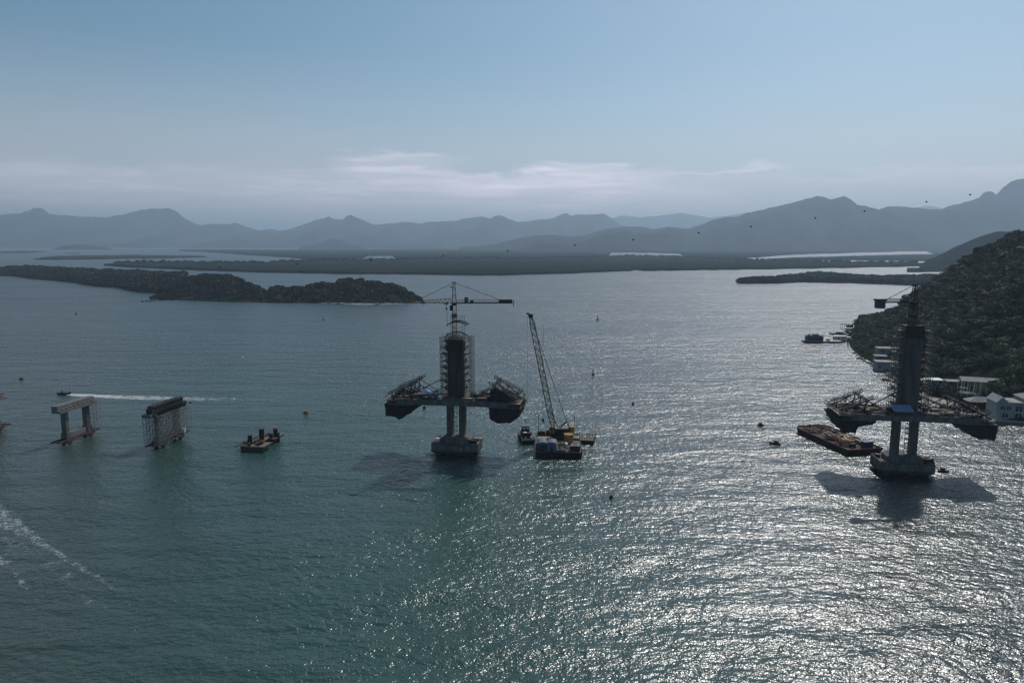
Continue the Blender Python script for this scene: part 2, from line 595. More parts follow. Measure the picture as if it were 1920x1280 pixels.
def mountain(name, prof, Yr, depth, back, rough=0.10, base=462, step=4.0, seed=0, label=None):
    """prof: silhouette in picture pixels at ridge distance Yr (metres along the view axis)"""
    xs = np.arange(prof[0][0], prof[-1][0] + 0.1, step)
    (ys,) = interp_line(prof, xs)
    n = len(xs)
    jag = (fbm(xs * 0.09 + seed, xs * 0 + seed, 3) - 0.5) * 3.0
    ys = ys + jag * np.clip((455 - ys) / 40, 0, 1)
    Yv = Yr * (1 + 0.05 * (fbm(xs * 0.01 + seed, xs * 0, 2) - 0.5))
    R3 = np.array([D(x, y, Yy) for x, y, Yy in zip(xs, ys, Yv)])
    nv_f, nv_b = 26, 8
    V = np.zeros((n, nv_f + nv_b, 3))
    dirs = R3[:, :2] / np.linalg.norm(R3[:, :2], axis=1)[:, None]
    H = np.maximum(R3[:, 2], 2)
    for j in range(nv_f + nv_b):
        if j < nv_f:
            tt = j / (nv_f - 1)                       # 0 at the foot, 1 on the ridge
            off = -(1 - tt) * depth
            g = tt ** 1.15
        else:
            tt = 1 - (j - nv_f + 1) / nv_b
            off = (1 - tt) * back
            g = tt
        xy = R3[:, :2] + dirs * off
        nz = fbm(xy[:, 0] * 6.0 / depth + seed * 3.1, xy[:, 1] * 2.2 / depth + seed * 1.7, 5) - 0.5
        rid = 1 - np.abs(2 * fbm(xy[:, 0] * 4.5 / depth + seed, xy[:, 1] * 1.0 / depth + 5, 4) - 1)
        k = 4 * tt * (1 - tt)
        z = H * g + k * H * ((rid - 0.75) * 0.75 + nz * 0.5) * (1 + rough)
        if j >= nv_f:
            z = H * g
        lim = CAM_H + (H - CAM_H) * (np.linalg.norm(xy, axis=1) / np.linalg.norm(R3[:, :2], axis=1))   # never above the sight line
        z = np.minimum(z, lim - 2 * (j != nv_f - 1)) if j != nv_f - 1 else H
        V[:, j, :2] = xy
        V[:, j, 2] = np.maximum(z, -3) if 0 < j < nv_f + nv_b - 1 else -5
    o = np_mesh(name, V.reshape(-1, 3), grid_faces(n, nv_f + nv_b), ['mountain_forest'], smooth=True)
    return tag(o, label, kind='structure')


mountain('far_mountains', [(1040, 452), (1090, 430), (1130, 412), (1165, 404), (1200, 408), (1230, 405), (1250, 402), (1275, 399), (1300, 403), (1330, 408), (1400, 400),
                           (1500, 400), (1600, 398), (1700, 392), (1740, 386), (1780, 392), (1900, 400), (2100, 400)], 22000, 4000, 3000, seed=3)
mountain('mountains', [(-420, 430), (-300, 405), (-200, 396), (-100, 404), (0, 402), (40, 400), (65, 390), (80, 392), (95, 402), (150, 406), (200, 407), (232, 402), (265, 393), (283, 391), (300, 392), (316, 390),
                       (328, 394), (345, 408), (358, 416), (375, 422), (400, 419), (420, 421), (440, 418), (462, 425), (485, 432), (520, 440), (560, 452), (600, 458)],
         16500, 5000, 5000, seed=1)
mountain('mountains', [(440, 450), (470, 437), (490, 431), (510, 429), (530, 433), (552, 427), (575, 419), (590, 414), (604, 410), (611, 409), (617, 405), (622, 409), (640, 412), (644, 410), (650, 404), (658, 403), (670, 408), (690, 417), (700, 421), (720, 420), (740, 418),
                       (755, 415), (790, 419), (800, 416), (850, 414), (880, 409), (905, 406), (918, 409), (930, 404), (938, 404), (950, 409), (970, 416), (1000, 414), (1040, 408), (1055, 402), (1062, 399), (1070, 405),
                       (1085, 403), (1105, 402), (1132, 401), (1145, 408), (1160, 420), (1185, 428), (1230, 434), (1280, 446), (1320, 456)],
         15500, 4200, 5000, seed=2)
mountain('mountains', [(860, 463), (900, 461), (930, 457), (960, 449), (985, 444), (1010, 441), (1035, 440), (1060, 443), (1090, 442), (1110, 438), (1130, 431), (1150, 427), (1175, 424), (1200, 425), (1225, 429), (1255, 425), (1290, 429),
                       (1310, 422), (1335, 413), (1360, 408), (1385, 405), (1400, 399), (1425, 394), (1455, 387), (1475, 383), (1500, 376), (1530, 368), (1545, 369), (1558, 374), (1570, 371), (1583, 367), (1595, 373), (1608, 384),
                       (1630, 388), (1648, 393), (1665, 388), (1690, 387), (1720, 390), (1760, 393), (1790, 384), (1815, 378), (1836, 371), (1845, 361), (1855, 358), (1862, 360), (1868, 365), (1880, 352), (1895, 340), (1920, 334), (1980, 322),
                       (2060, 330), (2200, 350), (2400, 400)],
         9500, 2600, 3500, seed=5)
mountain('foothill', [(560, 464), (585, 459), (605, 452), (625, 447), (640, 451), (660, 458), (690, 464)], 10500, 900, 900, seed=6)
mountain('foothill', [(400, 466), (430, 458), (460, 449), (475, 448), (500, 455), (530, 464), (560, 466)], 12500, 1200, 900, seed=7)
mountain('foothill', [(95, 468), (120, 461), (145, 458), (170, 460), (200, 464), (215, 468)], 9500, 700, 600, seed=8)
mountain('foothill', [(700, 464), (740, 457), (780, 459), (830, 457), (870, 461), (930, 465)], 11500, 900, 800, seed=9)
mountain('wooded_hill', [(1700, 512), (1722, 503), (1735, 489), (1750, 483), (1770, 474), (1790, 463), (1810, 455), (1830, 446), (1850, 439), (1868, 434), (1885, 434), (1905, 433), (1950, 432), (2050, 440), (2200, 470)],
         2500, 420, 500, seed=10, step=2.0)


# ------------------------------------------------------------------ low mangrove land: canopy surfaces between a front shore and a far edge
def canopy(name, front, back, hgt, nv=40, step=4.0, seed=0, cell=14.0, kind='stuff', label=None):
    """front: shore (px, py) on the water; back: far top edge (px, py) seen at canopy height"""
    x0, x1 = max(front[0][0], back[0][0]), min(front[-1][0], back[-1][0])
    xs = np.arange(x0, x1 + 0.1, step)
    n = len(xs)
    (yf,) = interp_line(front, xs)
    (yb,) = interp_line(back, xs)
    yf = yf + (fbm(xs * 0.05 + seed, xs * 0, 3) - 0.5) * 1.2
    V = np.zeros((n, nv + 2, 3))
    for i, x in enumerate(xs):
        e = min(1.0, min(x - x0, x1 - x) / 14.0 + 0.15)
        A, B = G(x, yf[i]), G(x, min(yb[i], yf[i] - 1.0), hgt * e)
        if B[1] < A[1] + 40:
            B = A + (B - A) * 0 + np.array([A[0] / A[1] * 40, 40, 0])
        for j in range(nv):
            tt = (j / (nv - 1)) ** 1.5
            p = A + (B - A) * tt
            V[i, j + 1] = (p[0], p[1], 0)
        V[i, 0] = (A[0], A[1], -1)
        V[i, -1] = (B[0], B[1] + 30, -1)
    hh = hgt * (0.62 + 0.38 * fbm(V[:, :, 0] / cell, V[:, :, 1] / cell, 3) * 1.3) + hgt * 0.35 * (fbm(V[:, :, 0] / 160 + seed, V[:, :, 1] / 160, 2) - 0.5)
    ef = np.minimum(1.0, np.minimum(xs - x0, x1 - xs) / 14.0 + 0.12)[:, None]
    V[:, 1:-1, 2] = (hh * ef)[:, 1:-1]
    V[:, 1, 2] *= 0.75
    o = np_mesh(name, V.reshape(-1, 3), grid_faces(n, nv + 2), ['mangrove'], smooth=False)
    return tag(o, label, kind=kind)


canopy('mangrove_forest', [(195, 498), (240, 501), (300, 504), (400, 508), (500, 511), (640, 513.5), (800, 514.5), (900, 516.5), (950, 516), (1060, 513), (1150, 509.5), (1185, 508), (1190, 506), (1205, 508), (1350, 506), (1500, 504), (1600, 502), (1700, 500), (1800, 499), (2200, 500)],
       [(195, 494), (250, 490.5), (500, 491), (560, 488), (600, 486.5), (670, 485.5), (740, 485), (900, 482), (1000, 483), (1100, 480.5), (1180, 478.5), (1260, 479.5), (1400, 486), (1460, 487), (1500, 489), (1600, 492), (1720, 493), (2200, 494)],
       9, 70, seed=1)
canopy('mangrove_forest', [(335, 470.5), (400, 473.5), (470, 478.5), (540, 483), (585, 487.2), (610, 486), (680, 485), (690, 479.8), (735, 480), (745, 485), (900, 484), (1140, 482), (1146, 473.2), (1235, 474.2), (1275, 476), (1282, 482), (1390, 487), (1402, 483.5), (1500, 477), (1600, 474), (1735, 470.5), (1760, 480), (2300, 482)],
       [(335, 467.5), (500, 467.5), (800, 466.5), (1000, 466), (1300, 467), (1600, 468), (2300, 468)], 8, 60, seed=2, cell=30)
canopy('mangrove_forest', [(1440, 486.5), (1480, 488), (1600, 488.5), (1700, 489.5), (1740, 490), (1900, 490)], [(1440, 485), (1490, 482), (1560, 480.5), (1700, 476.5), (1900, 474)], 7, 30, seed=3, cell=25)
canopy('mangrove_island', [(62, 486.5), (100, 487.2), (200, 486), (300, 484.5), (330, 484), (388, 482)], [(62, 485.5), (85, 481.5), (110, 479), (250, 477.5), (380, 479.5), (388, 481)], 8, 24, seed=4, cell=20, step=2)
canopy('mangrove_island', [(-120, 475), (0, 475), (60, 474), (90, 471.5)], [(-120, 470), (0, 471), (60, 470), (90, 470.5)], 7, 14, seed=5, cell=24, step=2)
canopy('mangrove_island', [(122, 475.5), (150, 475.5)], [(122, 474.5), (150, 474)], 7, 8, seed=6, cell=24, step=2)
canopy('mangrove_spit', [(1380, 530.5), (1400, 532), (1440, 532), (1500, 529.5), (1600, 531), (1700, 535), (1780, 536), (1830, 536)],
       [(1380, 525), (1392, 519), (1410, 517.5), (1450, 516.5), (1480, 512.5), (1510, 510.5), (1535, 507), (1560, 509), (1600, 513), (1650, 515), (1740, 513), (1830, 512)], 12, 46, seed=7, cell=11, step=1.5)


# ------------------------------------------------------------------ leaf clumps
def crown_arrays(r, n, seed, flat=0.62, leaf=0.9, lobes=7):
    q = np.random.default_rng(seed)
    cen = q.normal(size=(lobes, 3))
    cen /= np.linalg.norm(cen, axis=1)[:, None]
    cen *= (r * 0.52 * q.random(lobes) ** 0.4)[:, None]
    cen[:, 2] = np.abs(cen[:, 2]) * flat * 0.9
    lr = r * (0.34 + 0.22 * q.random(lobes))
    k = q.integers(0, lobes, n)
    d = q.normal(size=(n, 3))
    d[:, 2] = d[:, 2] * 0.9 + 0.25
    d /= np.linalg.norm(d, axis=1)[:, None]
    p = cen[k] + d * (lr[k] * (0.72 + 0.38 * q.random(n)))[:, None] * np.array([1, 1, flat])
    nrm = d + q.normal(size=(n, 3)) * 0.55
    nrm /= np.linalg.norm(nrm, axis=1)[:, None]
    up = q.normal(size=(n, 3))
    u = np.cross(nrm, up)
    u /= np.linalg.norm(u, axis=1)[:, None]
    w = np.cross(nrm, u)
    s = leaf * (0.6 + 0.8 * q.random(n))[:, None]
    V = np.stack([p - u * s - w * s * 0.6, p + u * s * 0.8 - w * s * 0.8, p + u * s + w * s * 0.7, p - u * s * 0.7 + w * s], 1)
    return V.reshape(-1, 3)


def quads(n):
    return np.arange(n * 4).reshape(n, 4)


def scatter_crowns(name, pts, radii, variants, mat, kind='stuff', label=None, extra=None):
    out_v = []
    q = np.random.default_rng(len(pts))
    for p, r in zip(pts, radii):
        V = variants[q.integers(len(variants))]
        a = q.random() * 6.28
        c, s_ = math.cos(a), math.sin(a)
        W_ = V * np.array([r, r, r * (0.8 + 0.5 * q.random())])
        out_v.append(np.stack([W_[:, 0] * c - W_[:, 1] * s_ + p[0], W_[:, 0] * s_ + W_[:, 1] * c + p[1], W_[:, 2] + p[2]], 1))
    V = np.concatenate(out_v)
    o = np_mesh(name, V, quads(len(V) // 4), [mat])
    return tag(o, label, kind=kind)


# ------------------------------------------------------------------ land with relief: a shore line, a ridge line, a back
def relief(name, shore, ridge, hscale=1.0, nv=40, nb=12, step=3.0, seed=0, g=lambda t: t, back=120.0, mat='hill_ground', tree=6.0, bump=3.0):
    """shore: (px, py); ridge: (px, py, Y) at the tree tops of the sky line"""
    x0, x1 = max(shore[0][0], ridge[0][0]), min(shore[-1][0], ridge[-1][0])
    xs = np.arange(x0, x1 + 0.1, step)
    (ys,) = interp_line(shore, xs)
    yr, Yr = interp_line(ridge, xs)
    n = len(xs)
    V = np.zeros((n, nv + nb, 3))
    for i, x in enumerate(xs):
        A = G(x, ys[i])
        B = D(x, yr[i], Yr[i])
        B[2] = max(0.5, B[2] - tree)
        dr = B[:2] - A[:2]
        for j in range(nv):
            t_ = j / (nv - 1)
            xy = A[:2] + dr * t_
            V[i, j] = (xy[0], xy[1], B[2] * g(t_))
        u = dr / max(1e-3, np.linalg.norm(dr))
        for j in range(nb):
            t_ = (j + 1) / nb
            xy = B[:2] + u * back * t_
            V[i, nv + j] = (xy[0], xy[1], B[2] * (1 - t_) - 1.0 * t_)
    nz = (fbm(V[:, :, 0] / 28 + seed, V[:, :, 1] / 28, 3) - 0.5) * 2 * bump
    w = np.clip(V[:, :, 2] / 12, 0, 1)
    V[:, :, 2] += nz * w
    V[:, 0, 2] = -1.0
    return V, np_mesh(name, V.reshape(-1, 3), grid_faces(n, nv + nb), [mat], smooth=True)


def surface_points(V, count, q, imin=0, jmin=1, jmax=None, accept=None):
    jmax = jmax or V.shape[1] - 1
    e1 = np.linalg.norm(V[1:, :-1, :2] - V[:-1, :-1, :2], axis=2)
    e2 = np.linalg.norm(V[:-1, 1:, :2] - V[:-1, :-1, :2], axis=2)
    a = (e1 * e2)[imin:, jmin:jmax]
    pr = (a / a.sum()).ravel()
    idx = q.choice(len(pr), count, p=pr)
    ii, jj = np.unravel_index(idx, a.shape)
    ii, jj = ii + imin, jj + jmin
    u, v = q.random(count)[:, None], q.random(count)[:, None]
    P_ = (V[ii, jj] * (1 - u) + V[ii + 1, jj] * u) * (1 - v) + (V[ii, jj + 1] * (1 - u) + V[ii + 1, jj + 1] * u) * v
    return P_


# wooded peninsula and island in the middle distance
VAR_FAR = [crown_arrays(1.0, 95, 100 + k, leaf=0.2, lobes=6) for k in range(6)]
V1, o1 = relief('island_ground',
                [(-150, 512), (0, 517.5), (30, 518), (60, 523), (100, 526), (140, 530), (160, 534), (180, 537), (225, 540), (255, 547), (290, 550), (320, 552), (345, 556)],
                [(-150, 495, 2300), (0, 498, 2250), (60, 497, 2200), (150, 501, 2050), (260, 505.5, 1800), (345, 509, 1600)], g=lambda t: min(1, t * 6) ** 0.6, nv=60, tree=7, back=60, bump=2, step=3)
tag(o1, kind='structure')
P1 = surface_points(V1, 3600, np.random.default_rng(1))
scatter_crowns('peninsula_forest', P1 + np.array([0, 0, 1.0]), 4.0 + 8.5 * np.random.default_rng(2).random(len(P1)) ** 2, VAR_FAR, 'island_leaves')
V2, o2 = relief('island_ground',
                [(282, 563), (300, 563.5), (330, 563), (420, 566), (470, 567), (520, 568), (620, 568.5), (700, 570), (740, 569.5), (770, 567), (792, 562)],
                [(282, 562, 1110), (312, 552, 1170), (330, 536, 1250), (350, 514, 1340), (385, 514, 1340), (400, 511.5, 1320), (430, 514, 1280), (450, 520, 1260), (465, 529, 1230), (480, 536, 1200), (500, 543, 1170), (510, 538, 1165), (518, 534, 1165), (540, 536, 1160), (570, 534, 1160),
                 (600, 529, 1160), (640, 524, 1160), (690, 523, 1160), (715, 526, 1150), (740, 532, 1140), (762, 542, 1120), (778, 550, 1110), (792, 560, 1090)],
                g=lambda t: min(1.0, 1.25 * t) ** 0.75, nv=36, tree=6, back=70, bump=3, step=3)
tag(o2, kind='structure')
P2 = surface_points(V2, 2300, np.random.default_rng(3))
rr = 3.0 + 7.0 * np.random.default_rng(4).random(len(P2)) ** 2
scatter_crowns('island_forest', P2 + np.array([0, 0, 1.0]), rr * np.clip(0.35 + P2[:, 2] / 14, 0.4, 1.0), VAR_FAR, 'island_leaves')

# rocks and pale sand at the island's foot
q = np.random.default_rng(11)


def rock_at(p, r, seed, mat='rock'):
    bm = bmesh.new()
    bmesh.ops.create_icosphere(bm, subdivisions=2, radius=1.0)
    qq = np.random.default_rng(seed)
    off = qq.random(3) * 50
    for v in bm.verts:
        f_ = 0.75 + 0.55 * float(vnoise(np.array([v.co.x * 1.3 + off[0]]), np.array([v.co.y * 1.3 + v.co.z + off[1]]))[0])
        v.co = Vector((v.co.x * r * f_ * 1.3, v.co.y * r * f_, v.co.z * r * f_ * 0.7))
    me = bpy.data.meshes.new('rock')
    bm.to_mesh(me)
    bm.free()
    me.materials.append(MAT[mat])
    o = bpy.data.objects.new('rock', me)
    COL.objects.link(o)
    o.location = p
    return o


for k, (px, py, r) in enumerate([(268, 565.5, 3.0), (276, 565, 2.4), (284, 564.5, 3.2), (292, 563.8, 3.0), (708, 571.5, 3.0)]):
    tag(rock_at(G(px, py), r, k), 'low dark rock off the left tip of the wooded island' if k < 4 else 'flat dark rock just off the front shore of the wooded island', 'rock', 'rocks around the wooded island')
sm = MB()
for k in range(26):
    px = 600 + k * 5.6
    a_ = G(px, 569.3 + q.random())
    sm.box((a_[0], a_[1] + 2, 0.5), (5.5, 6, 1.2), 'sand' if k % 3 else 'rock', q.random() * 0.6)
tag(sm.build('beach'), kind='structure')

# ------------------------------------------------------------------ wooded headland on the right
HV, HO = relief('headland',
                [(1588, 636), (1591, 642), (1597, 655), (1612, 668), (1635, 680), (1660, 695), (1680, 710), (1700, 724), (1740, 745), (1790, 757), (1840, 772), (1875, 792), (1920, 797), (2000, 800), (2200, 810), (2500, 850)],
                [(1588, 637, 645), (1597, 628, 652), (1608, 619, 660), (1620, 609, 668), (1635, 601, 676), (1650, 594, 684), (1665, 587, 688), (1685, 576, 690), (1702, 559, 690), (1716, 544, 690), (1732, 533, 684), (1755, 515, 675), (1775, 500, 668), (1800, 483, 655),
                 (1830, 466, 640), (1870, 449, 620), (1895, 438, 605), (1920, 425, 590), (1960, 408, 580), (2050, 372, 560), (2200, 330, 520), (2500, 330, 480)],
                g=lambda t: 0.07 * min(1, t * 12) + 0.93 * max(0, (t - 0.16) / 0.84) ** 1.05, nv=64, nb=16, tree=5, back=260, bump=5, step=4)
tag(HO, kind='structure')
BV = BVHTree.FromPolygons([Vector(p) for p in HV.reshape(-1, 3)], grid_faces(HV.shape[0], HV.shape[1]).tolist())


def on_land(px, py):
    d = Vector(ray(px, py)).normalized()
    h_, n_, i_, dd = BV.ray_cast(Vector((0, 0, CAM_H)), d)
    return np.array(h_) if h_ is not None else G(px, py)


def land_z(x, y):
    h_, n_, i_, dd = BV.ray_cast(Vector((x, y, 400)), Vector((0, 0, -1)))
    return h_.z if h_ is not None else 0.0
# ------------------------------------------------------------------ hillside trees
VAR_HILL = [crown_arrays(1.0, 800, 200 + k, leaf=0.085, lobes=9) for k in range(5)]
VAR_BACK = [crown_arrays(1.0, 230, 230 + k, leaf=0.14, lobes=8) for k in range(5)]
# clear ground: plots of houses and the shore road, given as places on the land
CLEAR = [(1665, 655, 15), (1655, 668, 12), (1664, 690, 15), (1745, 718, 17), (1775, 722, 12), (1835, 716, 15), (1832, 737, 10), (1850, 760, 12), (1822, 778, 16), (1760, 752, 9), (1905, 775, 20), (1935, 768, 20), (1608, 624, 6), (1890, 788, 16), (1700, 733, 10), (1800, 745, 10)]
CLR = [(on_land(px, py)[:2], r) for px, py, r in CLEAR]


def clear_of(p, pad=0.0):
    return all(np.hypot(p[0] - c_[0], p[1] - c_[1]) > r_ + pad for c_, r_ in CLR)


qh = np.random.default_rng(21)
HP = surface_points(HV, 8200, qh, jmin=1, jmax=HV.shape[1] - 6)
keep = [p for p in HP if clear_of(p, 3.0) and p[2] > 0.5]
# thin them to crown spacing
grid_seen, spaced = {}, []
for p in keep:
    k_ = (int(p[0] // 4.6), int(p[1] // 4.6))
    if k_ in grid_seen:
        continue
    grid_seen[k_] = 1
    spaced.append(p)


def in_view(p):
    dx, dy, dz = p[0], p[1], p[2] + 4 - CAM_H
    f_ = dy * math.cos(PITCH) - dz * math.sin(PITCH)
    return 960 + F * dx / f_ < 1935


seen = sorted([p for p in spaced if in_view(p)], key=lambda p: p[0] ** 2 + p[1] ** 2)
near, rest = seen[:290], seen[290:] + [p for p in spaced if not in_view(p)]
tree_src = []
for k, V in enumerate(VAR_HILL):
    o = np_mesh('jungle_tree', V, quads(len(V) // 4), ['leaves' if k != 3 else 'pale_leaves'])
    # short trunk hidden below the crown belongs to the same small tree
    tree_src.append(o)
used = [False] * len(tree_src)
TREE_LBL = ['dark green rounded tree in the woods on the right headland', 'dark loose crowned tree in the woods on the right headland', 'deep green broad tree in the woods on the right headland',
            'paler yellow green tree in the woods on the right headland', 'dark upright tree in the woods on the right headland']
for p in near:
    k = int(qh.choice(5, p=[0.24, 0.26, 0.24, 0.12, 0.14]))
    o = tree_src[k]
    if used[k]:
        o = o.copy()
        COL.objects.link(o)
    used[k] = True
    r = (2.6 + 6.0 * qh.random() ** 2.2) * (0.55 + 0.45 * min(1, max(0, p[2] - 2) / 14))
    if k == 4:
        r *= 0.9
    o.location = (p[0], p[1], p[2] + 0.8 + r * 0.25)
    o.scale = (r, r, r * (0.8 + 0.5 * qh.random()) * (1.15 if k == 4 else 1))
    o.rotation_euler = (0, 0, qh.random() * 6.28)
    tag(o, TREE_LBL[k], 'tree', 'trees on the near slope of the headland')
rest = np.array(rest)
rad = (2.8 + 6.5 * qh.random(len(rest)) ** 2.4) * (0.55 + 0.45 * np.clip((rest[:, 2] - 2) / 14, 0, 1))
scatter_crowns('headland_forest', rest + np.array([0, 0, 1.5]), rad, VAR_BACK, 'leaves')

# forest on the rounded hill behind, and taller tree tops on the mangrove spit
VAR_LOW = [crown_arrays(1.0, 40, 300 + k, leaf=0.3, lobes=5) for k in range(4)]
spit = []
for k in range(420):
    px = 1384 + 440 * qh.random()
    yb = np.interp(px, [1380, 1410, 1450, 1480, 1535, 1600, 1650, 1740, 1830], [524, 518, 517.5, 513.5, 508, 514, 516, 514, 513])
    yf_ = np.interp(px, [1380, 1440, 1500, 1600, 1700, 1830], [531, 532, 529.5, 531, 535, 536])
    u = qh.random() ** 1.3
    A, B = G(px, yf_), G(px, yb, 12)
    spit.append((A[0] + (B[0] - A[0]) * u, A[1] + (B[1] - A[1]) * u, 7.0))
scatter_crowns('mangrove_forest', np.array(spit), 5 + 4 * qh.random(len(spit)), VAR_LOW, 'mangrove')
for nm, pts in (('mangrove_forest', [(x, np.interp(x, [250, 500, 600, 740, 900, 1000, 1100, 1180, 1260, 1400, 1500, 1700], [491.5, 492, 487.5, 486, 483, 484, 481.5, 479.5, 480.5, 486.5, 489.5, 493])) for x in np.arange(215, 1720, 4.5)]),):
    pp = np.array([G(x + 3 * qh.random(), y + 0.8 * qh.random(), 9) - np.array([0, 0, 2.5]) for x, y in pts])
    scatter_crowns(nm, pp, 9 + 8 * qh.random(len(pp)), VAR_LOW, 'mangrove')

# single trees one can tell apart: crown and trunk
def single_tree(px, py, h, r, mat, label, seed, name='leafy_tree', land=True, flat=0.8, n=520):
    p = on_land(px, py) if land else G(px, py, 1.0)
    e = empty(name, tuple(p), 0, label, 'tree')
    mb = MB()
    mb.cyl((0, 0, -0.3), 0.35, h * 0.62, 'bark', 8, 0.18)
    q_ = np.random.default_rng(seed)
    for k in range(5):
        a = k * 1.26 + q_.random()
        mb.bar((0, 0, h * (0.35 + 0.05 * k)), (math.cos(a) * r * 0.6, math.sin(a) * r * 0.6, h * (0.62 + 0.05 * k)), 0.16, 'bark')
    mb.build('trunk', e)
    V = crown_arrays(r, n, seed, flat=flat, leaf=0.52 * (r / 5) ** 0.3, lobes=9) + np.array([0, 0, h - r * flat * 0.75])
    np_mesh('crown', V, quads(len(V) // 4), [mat], parent=e)
    return e


single_tree(1868, 742, 8, 6.0, 'pale_leaves', 'yellow green leafy tree left of the white arched house', 401, n=800)
single_tree(1880, 726, 9, 7.0, 'pale_leaves', 'big pale green tree above the white arched house', 402, n=900)
single_tree(1905, 718, 10, 7.5, 'pale_leaves', 'broad light green tree at the right edge above the white house', 403, n=900)
single_tree(1850, 690, 9, 6.5, 'leaves', 'dark tree just above the pavilion roof', 404, n=800)
single_tree(1770, 702, 5, 5.0, 'pale_leaves', 'low pale shrubby tree behind the white shed roof', 405)
single_tree(1752, 738, 5, 6.0, 'leaves', 'dark round tree right of the right pylon above the deck', 406, n=700)
single_tree(1780, 742, 5, 6.0, 'leaves', 'dark spreading tree between the pavilion and the bridge deck', 407, n=700)
single_tree(1800, 750, 4, 4.5, 'leaves', 'dark bush below the pavilion beside the open slipway', 408)

# palm at the tip of the headland
p = on_land(1606, 627)
e = empty('palm_tree', tuple(p), 0, 'dark drooping palm standing alone at the tip of the headland', 'palm tree')
mb = MB()
mb.cyl((0, 0, -0.5), 0.5, 14.0, 'bark', 8, 0.3)
mb.build('trunk', e)
mb = MB()
for k in range(22):
    a = k * 2.4
    tilt = 0.9 - 1.3 * ((k % 5) / 4)
    L = 6.0
    pts = []
    for j in range(6):
        s_ = j / 5
        rr_ = L * s_ * math.cos(tilt * (1 - s_ * 0.4))
        zz = 13.4 + L * s_ * math.sin(tilt) - 2.6 * s_ * s_
        pts.append((rr_ * math.cos(a), rr_ * math.sin(a), zz))
    px_, py_ = -math.sin(a), math.cos(a)
    for j in range(5):
        w0, w1 = 0.75 * (1 - abs(j / 5 - 0.4)), 0.75 * (1 - abs((j + 1) / 5 - 0.4))
        A, B = pts[j], pts[j + 1]
        mb.add([(A[0] - px_ * w0, A[1] - py_ * w0, A[2] - 0.3), A, B, (B[0] - px_ * w1, B[1] - py_ * w1, B[2] - 0.3)], [(0, 1, 2, 3)], 'palm_leaves')
        mb.add([(A[0] + px_ * w0, A[1] + py_ * w0, A[2] - 0.3), A, B, (B[0] + px_ * w1, B[1] + py_ * w1, B[2] - 0.3)], [(3, 2, 1, 0)], 'palm_leaves')
mb.build('crown', e)

# shore rocks and strips of sand below the headland
qr = np.random.default_rng(5)
for k in range(34):
    s_ = k / 33
    px = 1600 + 95 * s_ + qr.random() * 2
    py = np.interp(px, [1597, 1612, 1635, 1660, 1680, 1700], [656, 669, 682, 697, 712, 726]) + 1.2 + qr.random() * 2
    tag(rock_at(G(px, py), 0.8 + 1.3 * qr.random(), 50 + k), 'dark boulder in the surf at the foot of the left slope of the headland', 'rock', 'boulders along the foot of the headland')
sm = MB()
for (a_, b_) in (((1690, 725), (1790, 762)), ((1790, 762), (1880, 796))):
    A, B = G(*a_), G(*b_)
    sm.bar((A[0], A[1] + 3, 0.15), (B[0], B[1] + 3, 0.15), 9, 'sand', 0.9)
tag(sm.build('shore'), kind='structure')

# ------------------------------------------------------------------ houses on the shore
def house_at(px, py, rz, name, label, cat='house', z=None, Y=None):
    p = on_land(px, py) if Y is None else D(px, py, Y)
    if z is not None:
        p = G(px, py, z)
    return empty(name, tuple(p), rz, label, cat)


def flat_house(px, py, w, d, h, rz, label, roof='cream', wall='wall_white', over=0.5, wins=2, door=True, z=None):
    e = house_at(px, py, rz, 'house', label, z=z)
    mb = MB()
    mb.box((0, d / 2, h / 2 - 1.5), (w, d, h + 3), wall)
    wl = mb.build('wall', e)
    mb = MB()
    mb.box((0, d / 2, h + 0.2), (w + 2 * over, d + 2 * over, 0.4), roof)
    mb.build('roof', e)
    k = wins + (1 if door else 0)
    for i in range(k):
        x = -w / 2 + w * (i + 0.5) / k
        mb = MB()
        if door and i == k // 2:
            mb.box((x, -0.03, 1.1), (1.1, 0.1, 2.2), 'dark_steel')
            mb.build('door', e)
        else:
            mb.box((x, -0.03, h * 0.55), (1.5, 0.1, 1.3), 'glass')
            mb.box((x, -0.08, h * 0.55 - 0.75), (1.8, 0.25, 0.15), 'white_paint')
            mb.build('window', e)
    return e


flat_house(1668, 664, 17, 9, 4.2, R(-14), 'white flat roofed house, highest of the cluster behind the right scaffold')
flat_house(1652, 676, 8, 7, 3.2, R(-14), 'small low white house at the left end of the shore cluster', roof='roof_grey', wins=1)
flat_house(1663, 698, 14, 9, 7.0, R(-14), 'tall white shore house with a pale flat roof, lowest of the cluster', wins=2)
# quay wall below
mb = MB()
A, B = G(1655, 712), G(1715, 722)
mb.bar((A[0], A[1], 0.6), (B[0], B[1], 0.6), 2.2, 'pale_concrete', 1.6)
tag(mb.build('quay_wall'), 'pale concrete quay wall at the water below the white shore houses', 'wall')

